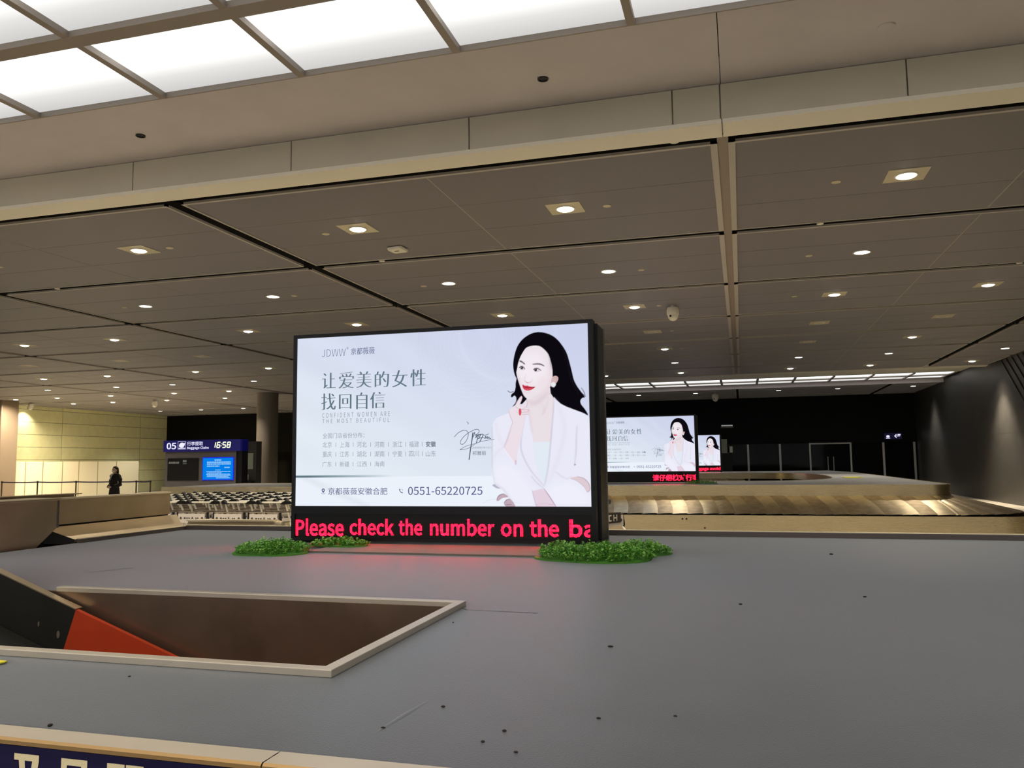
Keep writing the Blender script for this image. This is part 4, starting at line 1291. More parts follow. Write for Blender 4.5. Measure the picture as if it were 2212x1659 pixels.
d1 = led_display((-3.797 + 1.3145, 6.432, DZ), 'large advertising screen in front with a portrait and English red ticker', [
    ('Please', -1.308, -0.848, 0.072, 0.222, None), ('check', -0.793, -0.383, 0.084, 0.222, None), ('the', -0.338, -0.128, 0.086, 0.224, None),
    ('number', -0.058, 0.505, 0.086, 0.226, None), ('on', 0.560, 0.747, 0.086, 0.190, None), ('the', 0.803, 1.045, 0.086, 0.226, None), ('ba', 1.130, 1.345, 0.086, 0.228, 1.300)], math.radians(1.32))
d2 = led_display((-2.505, 22.3, 1.0), 'second advertising screen with Chinese red ticker on the middle carousel', [('请仔细核对行李', 0.17, 1.395, 0.075, 0.245, 1.31)])
d3 = led_display((-2.305, 41.0, 1.0), 'farthest and smallest advertising screen in the dark end of the hall', [('e luggage avoid', -0.15, 1.30, 0.06, 0.25, 1.31)])
MB_ = MB().box(-0.93, 1.03, 0.0, 0.62, 0.0, 0.014)
o = MB_.build('lamplit_plate', M_PLATE, loc=(-2.39, 5.80, DZ))  # added plate; its beige stands for warm lamplight on the deck
tag(o, 'low plate coloured beige for lamp-lit deck under the large front screen', 'plate')

# ------------------------------------------------------------------ artificial greenery at the feet of the screen
def turf(loc, rx, ry, h, n, label, seed, tall=0.0):
    rng = random.Random(seed)
    t = thing('artificial_greenery', loc, label, 'artificial plant', 'green plant mats at the screen feet')
    bs = MB()
    outl = [(rx * (1 + 0.08 * math.sin(3 * a + seed)) * math.cos(a), ry * (1 + 0.1 * math.cos(4 * a + seed)) * math.sin(a)) for a in np.linspace(0, 2 * math.pi, 24, endpoint=False)]
    bs.prism(outl, 0.0, 0.012)
    bs.build('mat_base', M_LEAF[1], t)
    lf = MB()
    for i in range(n):
        a = rng.random() * 2 * math.pi; q = math.sqrt(rng.random())
        x, y = rx * q * math.cos(a), ry * q * math.sin(a)
        top = h * (1 - 0.55 * q * q) * (0.55 + 0.6 * rng.random())
        sx, sy = x * 0.94, y * 0.94
        lf.tube([(sx, sy, 0.005), (x, y, top)], 0.0018, 3, 1, False)
        for j in range(5):
            b = rng.random() * 2 * math.pi; tilt = rng.uniform(-0.3, 0.9)
            L_ = rng.uniform(0.016, 0.028); w = L_ * 0.42
            zz = top * rng.uniform(0.55, 1.05)
            d = Vector((math.cos(b) * math.cos(tilt), math.sin(b) * math.cos(tilt), math.sin(tilt)))
            s_ = Vector((-math.sin(b), math.cos(b), 0))
            p = Vector((x, y, zz))
            m1 = p + d * L_ * 0.5
            lf.add([p, m1 + s_ * w + Vector((0, 0, 0.003)), p + d * L_, m1 - s_ * w + Vector((0, 0, 0.003))], [(0, 1, 2, 3)], rng.choice((0, 0, 1, 2)))
    lf.build('foliage', M_LEAF, t)
    return t
turf((-3.60, 5.74, DZ), 0.30, 0.26, 0.105, 420, 'green plant mat at the front left foot of the screen', 3)
turf((-3.26, 6.22, DZ + 0.014), 0.26, 0.14, 0.06, 220, 'dark plant mat behind, under the left end of the screen', 4)
turf((-1.02, 5.76, DZ), 0.42, 0.24, 0.115, 620, 'large green plant mat at the right foot of the screen', 5)
turf((-0.74, 6.15, DZ), 0.22, 0.16, 0.10, 220, 'small green plant mat at the far right end of the screen feet', 6)
turf((-1.36, 6.10, DZ), 0.16, 0.12, 0.085, 120, 'small dark plant mat under the right end of the screen', 8)
turf((-1.05, 21.9, 1.0), 0.42, 0.22, 0.10, 220, 'green plant mat at the foot of the second screen', 9)

# crumbs and scraps on the near deck
CR = [(-0.03, 4.12), (-0.2, 2.32), (-0.5, 3.1), (-1.99, 2.32), (-1.83, 1.84), (0.6, 6.34), (0.57, 4.46), (-1.24, 3.41), (-0.94, 2.04), (-0.65, 2.0), (-0.62, 2.09), (-0.40, 2.25), (-0.85, 2.25), (-0.55, 1.95)]
for i, (x, y) in enumerate(CR):
    rg_ = random.Random(i)
    m = MB()
    r = rg_.uniform(0.0035, 0.0075) * (1.8 if i in (5, 4) else 1)
    m.ell((0, 0, r * 0.4), (r * rg_.uniform(0.7, 1.6), r, r * 0.5), 7, 5)
    o = m.build('crumb', M_CRUMB, loc=(x, y, DZ))
    tag(o, 'tiny dark crumb of debris on the near grey deck', 'debris', 'crumbs on the near deck')
o = MB().add([(-0.06, -0.03, 0.0), (0.03, -0.035, 0.004), (0.045, 0.0, 0.006), (0.02, 0.03, 0.0), (-0.06, 0.03, 0.003), (-0.06, -0.03, 0.004), (0.03, -0.035, 0.008), (0.045, 0.0, 0.010), (0.02, 0.03, 0.004), (-0.06, 0.03, 0.007)], [(4, 3, 2, 1, 0), (5, 6, 7, 8, 9), (0, 1, 6, 5), (1, 2, 7, 6), (2, 3, 8, 7), (3, 4, 9, 8), (4, 0, 5, 9)]).build('paper_scrap', M_YELLOW, loc=(-2.60, 2.36, DZ))
tag(o, 'yellow paper scrap at the left edge beside the pit rim', 'paper')
# ------------------------------------------------------------------ middle baggage carousel (U-shaped deck)
c2 = thing('baggage_carousel', (0, 0, 0), 'middle baggage carousel with steel plate belt, U-shaped deck beyond the carts', 'baggage carousel')
ZD = 1.0
def arc(cx, cy, r, a0, a1, n=10):
    return [(cx + r * math.cos(math.radians(a0 + (a1 - a0) * i / n)), cy + r * math.sin(math.radians(a0 + (a1 - a0) * i / n))) for i in range(n + 1)]
front = [(-16.6, 20.45)] + arc(4.15, 20.9, 0.45, -90, 0, 10) + [(4.65, 38.0), (4.1, 43.6)]
notch_far = [(-16.6, 38.3), (-6.0, 38.3), (-2.0, 38.3), (0.2, 38.1)]
tip = catmull([(0.2, 38.1), (1.6, 37.4), (2.45, 35.8), (2.85, 33.0), (2.9, 30.0), (2.75, 27.6), (2.2, 25.8), (1.2, 24.75), (0.0, 24.45)], 5, closed=False)
notch = notch_far[:-1] + tip + [(-16.6, 24.4)]
poly = front + [(-16.6, 43.6)] + notch
MB().prism(poly, ZD - 0.05, ZD).build('deck', M_DECK_FAR, c2)
def wall_strip(mb, path, z0, z1, th, side=1, mi=0):
    n = len(path)
    off = []
    for i in range(n):
        a = Vector(path[max(0, i - 1)]); b = Vector(path[min(n - 1, i + 1)])
        t = (b - a).normalized()
        nrm = Vector((t.y, -t.x)) * side
        off.append((path[i][0] + nrm.x * th, path[i][1] + nrm.y * th))
    vs = []
    for p, q in zip(path, off):
        vs += [(p[0], p[1], z0), (p[0], p[1], z1), (q[0], q[1], z1), (q[0], q[1], z0)]
    fs = []
    for i in range(n - 1):
        for k in range(4):
            fs.append((4 * i + k, 4 * i + (k + 1) % 4, 4 * i + 4 + (k + 1) % 4, 4 * i + 4 + k))
    fs += [(0, 1, 2, 3), (4 * n - 1, 4 * n - 2, 4 * n - 3, 4 * n - 4)]
    mb.add(vs, fs, mi)
    return off
bd2 = MB()
wall_strip(bd2, front, 0.745, ZD + 0.012, 0.03, 1)
wall_strip(bd2, [(-16.6, 24.4), (-16.6, 20.45)], 0.745, ZD + 0.012, 0.03, -1)
bd2.build('deck_band', M_STEEL, c2, smooth=True)
nb = MB()
wall_strip(nb, notch, 0.745, ZD + 0.010, 0.03, 1)
nb.build('notch_band', M_STEEL, c2, smooth=True)
bump = [(-16.9, 18.95)] + arc(5.15, 19.9, 0.95, -90, 0, 12) + [(6.1, 30.0), (6.1, 44.0)]
bm_ = MB()
wall_strip(bm_, bump, 0.0, 0.385, -0.09, 1)
bm_.build('bumper', M_STEEL, c2, smooth=True)
bp_ = MB()
bp_.prism([(x, y) for x, y in [(-16.9, 20.5)] + [(-16.9, 19.05)] + [(q[0] - 0.08 * (q[0] > 5), q[1] + 0.08) for q in arc(5.15, 19.9, 0.9, -90, 0, 8)] + [(6.0, 43.9), (4.6, 43.9), (4.55, 20.9), (4.1, 20.5)]], 0.02, 0.30)
bp_.build('belt_bed', M_RUBBER, c2)
fl_n = MB()
fl_n.prism([(-16.0, 24.5)] + [(x - 0.06, y) for x, y in tip[::-1]] + [(-16.0, 38.2)], 0.0, 0.34)
fl_n.build('notch_bed', M_RUBBER, c2)

# steel belt plates
def resample(path, step):
    pts = [Vector(p) for p in path]
    out = []
    acc = 0.0
    for a, b in zip(pts[:-1], pts[1:]):
        L_ = (b - a).length
        s = (step - acc) % step if acc > 0 else 0.0
        d = 0.0 if not out else step - acc
        while d <= L_:
            out.append((a + (b - a) * d / L_))
            d += step
        acc = L_ - (d - step)
    return out
def at_len(path, s):
    pts = [Vector(p) for p in path]
    for a, b in zip(pts[:-1], pts[1:]):
        L_ = (b - a).length
        if s <= L_:
            t = (b - a) / L_
            return a + t * s, t
        s -= L_
    t = (pts[-1] - pts[-2]).normalized()
    return pts[-1] + t * s, t
def plate_belt(path, s0, s1, pitch_fn, side, z_in, z_out, width, mats, count_name='belt_plate', skew=0.26):
    s = s0; k = 0
    while s < s1:
        p_in = pitch_fn(s)
        mb = MB()
        nt_, ns = 8, 3
        vs = []
        for j in range(nt_ + 1):
            t = j / nt_
            sh = skew * t + 0.05 * math.sin(math.pi * t)
            for i in range(ns + 1):
                f_ = i / ns
                p, tg = at_len(path, max(0.0, s + f_ * p_in * 1.06))
                nr = Vector((tg.y, -tg.x)) * side
                d = 0.035 + t * width
                q = p + nr * d + tg * sh
                z = z_in + (z_out - z_in) * t + 0.016 * (f_ - 0.0) + 0.006 * math.sin(math.pi * f_)
                vs.append((q.x, q.y, z))
        fs = [(j * (ns + 1) + i, j * (ns + 1) + i + 1, (j + 1) * (ns + 1) + i + 1, (j + 1) * (ns + 1) + i) for j in range(nt_) for i in range(ns)]
        mb.add(vs, fs)
        b = len(mb.v)
        low = [(v[0], v[1], v[2] - 0.02) for v in vs[ns::ns + 1]]
        mb.add(vs[ns::ns + 1] + low, [(i, i + 1, len(low) + i + 1, len(low) + i) for i in range(len(low) - 1)])
        mb.build(count_name, mats[k % len(mats)], c2, smooth=True)
        s += p_in; k += 1
    return k
fr_len = 4.15 + 16.6
def pf(s):
    if fr_len - 0.35 <= s <= fr_len + 0.72: return 0.10
    return 0.345
plate_belt(front, 12.0, fr_len + 9.0, pf, 1, 0.742, 0.402, 1.36, [M_SLAT, M_SLAT_B])
plate_belt([(-3.2, 38.3), (2.0, 38.3)], 0.0, 2.9, lambda s: 0.36, 1, 0.742, 0.45, 1.2, [M_SLAT, M_SLAT_B], skew=0.1)
o = MB().box(-0.24, 0.24, -0.6, 0.6, 0.0, 0.02).build('yellow_sheet', M_YELLOW, loc=(3.38, 27.9, ZD + 0.0))
tag(o, 'yellow sheet lying on the deck of the middle carousel', 'paper')
sc_ = MB()
for x, z in ((-1.34, 0.30), (-1.25, 0.30), (-0.85, 0.10)):
    sc_.lathe([(0.022, 0.0), (0.018, 0.006), (0.002, 0.008)], (0, 0, 0), 10)
    for i in range(len(sc_.v) - 30, len(sc_.v)):
        v = sc_.v[i]; sc_.v[i] = (x + v[0], 18.95 - 0.002 - v[2], z + v[1])
sc_.build('bolt_head', M_RUBBER, c2)

# ------------------------------------------------------------------ baggage carts
cp = thing('baggage_cart', (0, 0, 0), '', 'baggage cart')
f_ = MB()
for s in (-1, 1):
    f_.tube([(s * 0.27, -0.40, 0.17), (s * 0.27, 0.34, 0.17), (s * 0.27, 0.40, 0.24), (s * 0.27, 0.32, 0.62), (s * 0.26, 0.16, 0.965)], 0.017, 8)
    f_.tube([(s * 0.27, -0.40, 0.17), (s * 0.27, -0.42, 0.30), (s * 0.27, -0.08, 0.62)], 0.015, 8)
for y in (-0.40, -0.2, 0.0, 0.2, 0.34):
    f_.tube([(-0.27, y, 0.17), (0.27, y, 0.17)], 0.011, 6)
f_.build('frame', M_CARTBAR, cp, smooth=True)
k_ = MB()
for z in (0.62, 0.80):
    k_.tube([(-0.29, -0.10, z), (0.29, -0.10, z), (0.29, 0.26, z), (-0.29, 0.26, z), (-0.29, -0.10, z)], 0.011, 6)
for x in np.linspace(-0.29, 0.29, 6):
    k_.tube([(x, -0.10, 0.62), (x, -0.10, 0.80)], 0.007, 6)
    k_.tube([(x, -0.10, 0.62), (x, 0.26, 0.62)], 0.007, 6)
k_.build('basket', mat('cart_wire', (128, 116, 100), 0.4, 0.4), cp)
pn = MB().box(-0.28, 0.28, -0.128, -0.116, 0.61, 0.775).build('advert_panel', M_CARTPANEL, cp)
ik = MB()
ik.lathe([(0.024, 0), (0.022, 0.002)], (0, 0, 0), 12)
ik.v = [(-0.225 + x, -0.1285 - z, 0.695 + y) for x, y, z in ik.v]
b_ = len(ik.v)
ik2 = MB(); ik2.lathe([(0.024, 0), (0.022, 0.002)], (0, 0, 0), 12)
ik.add([(0.225 + x, -0.1285 - z, 0.695 + y) for x, y, z in ik2.v], ik2.f)
for i, (x0, x1, z0, z1) in enumerate(((-0.16, -0.12, .68, .71), (-0.105, -0.075, .682, .708), (-0.06, -0.03, .682, .708), (0.085, 0.11, .682, .708), (0.12, 0.15, .682, .708), (-0.01, 0.05, .672, .690), (0.008, 0.032, .690, .718))):
    ik.box(x0, x1, -0.1300, -0.1285, z0, z1)
ik.build('panel_print', M_CARTINK, pn)
MB().tube([(-0.20, 0.15, 0.965), (0.20, 0.15, 0.965)], 0.017, 10).build('handle_bar', M_CARTBAR, cp, smooth=True)
for s in (-1, 1):
    gpts = [(s * 0.16, 0.12, 0.945), (s * 0.20, 0.11, 0.955), (s * 0.285, 0.12, 1.012), (s * 0.335, 0.14, 0.985), (s * 0.345, 0.16, 0.935), (s * 0.24, 0.16, 0.925)]
    MB().extrude(gpts, (0, 0.075, 0)).build('brake_grip', M_BLACK, cp, bevel=0.008)
for (x, y) in ((-0.24, -0.34), (0.24, -0.34), (0.0, 0.34)):
    w_ = MB(); w_.lathe([(0.03, -0.018), (0.07, -0.018), (0.075, 0.0), (0.07, 0.018), (0.03, 0.018)], (0, 0, 0), 16)
    w_.v = [(x + z, y + a, 0.075 + b) for a, b, z in w_.v]
    w_.box(x - 0.012, x + 0.012, y - 0.02, y + 0.02, 0.075, 0.165)
    w_.build('wheel', M_BLACK, cp)
for s in (-1, 1):
    MB().lathe([(0.026, 0.58), (0.036, 0.62), (0.03, 0.68), (0.018, 0.74), (0.022, 0.80)], (s * 0.315, -0.09, 0), 12).build('corner_buffer', M_BLACK, cp, smooth=True)
CARTS = []
colx = [-12.55, -11.81, -11.07, -10.33, -9.59, -8.85, -8.11]
start = [6, 4, 2, 0, 0, 0, 0]
endr = [10, 10, 10, 10, 10, 8, 3]
first = True
colname = ['leftmost', 'second', 'third', 'fourth', 'fifth', 'sixth', 'seventh']
for ci, x in enumerate(colx):
    for r in range(start[ci], endr[ci]):
        jx = 0.05 * math.sin(ci * 3.1 + r * 1.7)
        p = (x + jx, 12.75 + 0.45 * r, 0.0)
        where = 'front row' if r == 0 else (f'{ORD[r]} row back')
        col = 'nearest the large screen' if ci == 6 else (f'{ORD[6 - ci]} column left of the large screen')
        lab = f'baggage cart in the {where}, {col}'
        if first:
            cp.location = p; cp['label'] = lab; cp['group'] = 'baggage carts parked in rows'; first = False
        else:
            copy_thing(cp, p, lab)
E_ = 'baggage cart parked sideways right of the large screen, '
M_CARTDARK = mat('cart_panel_dark', (44, 38, 36), 0.5)
side = []
for i, (x, y) in enumerate(((-2.10, 12.9), (-2.50, 13.11), (-2.90, 13.32))):
    t = copy_thing(cp, (x, y, 0.0), E_ + ('foremost one', 'middle one', 'hindmost one')[i], rz=math.radians(62))
    side.append(t)
MBp = MB().box(-0.20, 0.20, -0.139, -0.131, 0.66, 0.82)
o = MBp.build('advert_board', M_CARTDARK, side[0])
MB().box(-0.24, 0.24, -0.46, -0.45, 0.20, 0.50).build('advert_board', M_CARTDARK, side[0])
pm = MB()
for x0, x1, z0, z1 in ((-.15, -.10, .70, .78), (-.15, -.05, .77, .79), (-.15, -.05, .69, .71), (.0, .02, .69, .79), (.08, .10, .69, .79), (.0, .10, .73, .75)):
    pm.box(x0, x1, -0.1415, -0.139, z0, z1)
pm.build('board_print', M_CARTPANEL, o)

# ------------------------------------------------------------------ baggage claim sign with screens
sg = thing('claim_sign', (-20.1, 27.0, 0.0), 'freestanding baggage claim sign with blue header, clock and two screens', 'information sign')
MB().box(-1.70, 1.50, 0.0, 0.45, 0.0, 2.17).build('cabinet', M_SIGNGREY, sg)
MB().box(1.50, 1.72, 0.06, 0.45, 0.0, 2.60).build('side_panel', M_CAB, sg)
hd_ = MB().box(-1.75, 1.72, -0.06, 0.45, 2.17, 2.62).build('header', M_SIGNBLUE, sg)
tx = MB()
put_text(tx, '05', -1.60, -1.16, 2.27, 2.53, -0.064, 0, 0.02)
put_text(tx, '行李提取', -0.66, 0.06, 2.40, 2.56, -0.064, 0, 0.008)
put_text(tx, 'Baggage Claim', -0.66, 0.32, 2.24, 2.37, -0.064, 0, 0.02)
tx.ribbon([(-1.08, 2.57), (-1.08, 2.27), (-0.72, 2.27), (-0.72, 2.57), (-1.08, 2.57)], 0.014, -0.064)
tx.add([(-0.90 + 0.13 * math.cos(a) * (1 + 0.15 * math.sin(2 * a)), -0.065, 2.43 + 0.10 * math.sin(a)) for a in np.linspace(0, 6.0, 16)], [tuple(range(16))])
tx.add([(-0.82, -0.065, 2.49), (-0.74, -0.065, 2.53), (-0.78, -0.065, 2.42)], [(0, 1, 2)])
tx.add([(-1.05, -0.065, 2.295), (-0.75, -0.065, 2.295), (-0.75, -0.065, 2.325), (-1.05, -0.065, 2.325)], [(0, 1, 2, 3)])
tx.build('lettering', E_WHITE, hd_)
ck = MB()
SEG = {'1': 'bc', '6': 'acdefg', '5': 'acdfg', '8': 'abcdefg'}
def seg7(ch, x, z, w, h):
    r = 0.030
    sk = 0.035
    P = {'a': (0, h, w, h), 'b': (w, h / 2, w, h), 'c': (w, 0, w, h / 2), 'd': (0, 0, w, 0), 'e': (0, 0, 0, h / 2), 'f': (0, h / 2, 0, h), 'g': (0, h / 2, w, h / 2)}
    for s in SEG[ch]:
        a, b, c, d = P[s]
        ck.ribbon([(x + a + sk * b / h, z + b), (x + c + sk * d / h, z + d)], 0.045, -0.0645)
for ch, x in (('1', 0.47), ('6', 0.68), ('5', 0.93), ('8', 1.13)):
    seg7(ch, x, 2.31, 0.125, 0.20)
ck.add([(0.865, -0.0645, 2.36), (0.895, -0.0645, 2.36), (0.895, -0.0645, 2.39), (0.865, -0.0645, 2.39)], [(0, 1, 2, 3)])
ck.add([(0.875, -0.0645, 2.44), (0.905, -0.0645, 2.44), (0.905, -0.0645, 2.47), (0.875, -0.0645, 2.47)], [(0, 1, 2, 3)])
ck.build('clock', E_CLOCK, hd_)
s1 = MB().box(-1.56, -0.16, -0.03, 0.0, 1.06, 1.92).build('black_screen', M_CAB, sg)
gt = MB()
for (x0, x1, z0, z1) in ((-1.50, -1.0, 1.71, 1.79), (-0.86, -0.64, 1.76, 1.85), (-0.86, -0.64, 1.69, 1.72)):
    n = int((x1 - x0) / 0.06)
    for i in range(n):
        gt.box(x0 + 0.06 * i, x0 + 0.06 * i + 0.045, -0.033, -0.0305, z0, z1)
gt.build('screen_text', E_GREYT, s1)
s2 = MB().box(0.03, 1.42, -0.03, 0.0, 1.06, 1.94).build('blue_screen', mat('screen_bezel_blue', (10, 20, 120), 0.4, emit=lin((20, 40, 230)), estr=0.8), sg)
MB().box(0.06, 1.39, -0.036, -0.0305, 1.09, 1.91).build('blue_picture', E_BLUES, s2)
bt = MB()
rs_ = random.Random(5)
for z, x0, x1, h in ((1.83, .58, .88, .05), (1.75, .24, 1.30, .05), (1.68, .24, 1.30, .05), (1.60, .24, .80, .045), (1.545, 1.02, 1.26, .045), (1.45, .62, .86, .03), (1.39, .22, 1.30, .03), (1.34, .26, .9, .03), (1.29, .22, 1.28, .03), (1.245, .26, 1.3, .03), (1.20, .24, 1.2, .03), (1.15, .66, 1.28, .03)):
    x = x0
    while x < x1:
        w = rs_.uniform(0.03, 0.10)
        bt.box(x, min(x1, x + w), -0.039, -0.0365, z - h / 2, z + h / 2)
        x += w + 0.014
bt.build('screen_text', E_BLUET, s2)

# dark kiosk beside the round column
ki = thing('service_kiosk', (-20.05, 30.0, 0.0), 'dark grey kiosk with a pale notice and white box beside the round column', 'kiosk')
MB().box(-0.42, 0.36, 0.0, 0.4, 0.0, 2.62).build('cabinet', mat('kiosk_grey', (58, 56, 54), 0.6), ki)
MB().box(-0.10, 0.22, -0.015, 0.0, 1.45, 2.12).build('notice', M_MINT, ki)
MB().box(-0.17, 0.02, -0.12, 0.0, 0.98, 1.22).build('dispenser', M_WHITE, ki, bevel=0.015)
MB().box(-0.14, 0.30, -0.22, 0.0, 0.70, 0.96).build('dark_box', M_BLACK, ki)

# pale hoarding along the left wall
ho = thing('hoarding', (-36.0, 37.5, 0.0), 'long cream temporary hoarding in front of the pale left wall', 'hoarding')
ys_ = [32.6, 33.9, 35.0, 36.3, 37.45, 38.85, 40.3, 42.2]
for a, b in zip(ys_[:-1], ys_[1:]):
    MB().box(-0.03, 0.03, a - 37.5 + 0.03, b - 37.5 - 0.03, 0.0, 1.93).build('panel', M_HOARD, ho)
for y in ys_[1:-1]:
    MB().box(-0.02, 0.022, y - 37.5 - 0.03, y - 37.5 + 0.03, 0.0, 1.93).build('joint_post', M_HSEAM, ho)

# retractable belt barriers
bx_ = [-34.5, -32.35, -30.1, -27.95, -26.72, -25.95]
zt_ = [0.92, 0.92, 0.94, 0.98, 0.99, 1.03]
nmz = ['behind the beige column', 'leftmost in view', 'second from the left', 'left of the standing person', 'right of the standing person', 'rightmost, at the end of the line']
for i, x in enumerate(bx_):
    y = 31.2
    t = thing('barrier_stanchion', (x, y, 0.0), f'dark belt barrier post before the cream hoarding, {nmz[i]}', 'barrier', 'belt barrier posts')
    MB().lathe([(0.17, 0.0), (0.17, 0.012), (0.05, 0.04), (0.03, 0.05)], n=20).build('base', M_STAND, t, smooth=True)
    MB().tube([(0, 0, 0.04), (0, 0, 0.90)], 0.032, 12).build('post', M_STAND, t, smooth=True)
    MB().lathe([(0.04, 0.88), (0.045, 0.89), (0.045, 0.97), (0.03, 0.985)], n=14).build('head', M_BLACK, t)
    if i < len(bx_) - 1:
        L_ = bx_[i + 1] - x
        pts = [(0.045 + (L_ - 0.09) * k / 10, 0.93 - 0.10 * 4 * (k / 10) * (1 - k / 10) * 0.18) for k in range(11)]
        m = MB()
        for (xa, za), (xb, zb) in zip(pts[:-1], pts[1:]):
            m.add([(xa, -0.003, za - 0.028), (xb, -0.003, zb - 0.028), (xb, -0.003, zb + 0.028), (xa, -0.003, za + 0.028), (xa, 0.003, za - 0.028), (xb, 0.003, zb - 0.028), (xb, 0.003, zb + 0.028), (xa, 0.003, za + 0.028)], [(0, 1, 2, 3), (7, 6, 5, 4), (0, 4, 5, 1), (3, 2, 6, 7)])
        m.build('belt', M_BELT, t)

# blue exit sign on the far bulkhead, and other small far marks
ex = thing('exit_sign', (7.62, 45.86, 2.72), 'small blue lit direction sign above the far glass partition', 'sign')
MB().box(-0.42, 0.42, -0.03, 0.0, -0.16, 0.16).build('panel', mat('exit_blue', (8, 8, 46), 0.4, emit=lin((10, 10, 60)), estr=0.3), ex)
em = MB()
em.ell((-0.24, -0.033, -0.01), (0.085, 0.003, 0.06), 12, 6); em.box(-0.34, -0.14, -0.036, -0.031, -0.12, -0.09)
em.ribbon([(0.34, 0.0), (0.08, 0.0)], 0.035, -0.0335); em.ribbon([(0.17, 0.09), (0.07, 0.0), (0.17, -0.09)], 0.035, -0.034); em.box(0.22, 0.36, -0.036, -0.031, 0.04, 0.10)
em.build('symbols', E_WHITE, ex)
fs_ = thing('lit_slot', (-0.69, 45.86, 3.42), 'thin pale lit strip high on the dark far bulkhead', 'light strip')
MB().box(-0.30, 0.30, -0.02, 0.0, 0.0, 0.07).build('strip', emis('dim_strip', lin((140, 142, 140)), 0.8), fs_)
MB().box(-0.34, 0.34, -0.05, 0.0, -0.09, -0.03).build('shelf', M_COLUMN, fs_)
wd = thing('notice_board', (-0.82, 45.80, 0.0), 'pale notice board and white box right of the farthest screen', 'notice board')
MB().box(-0.25, 0.10, -0.02, 0.02, 1.95, 2.72).build('board', M_MINT, wd)
MB().box(0.22, 0.38, -0.05, 0.02, 1.98, 2.32).build('white_box', M_WHITE, wd)
MB().box(-0.2, 0.34, 0.0, 0.02, 0.0, 2.0).build('stand', M_BLACK, wd)

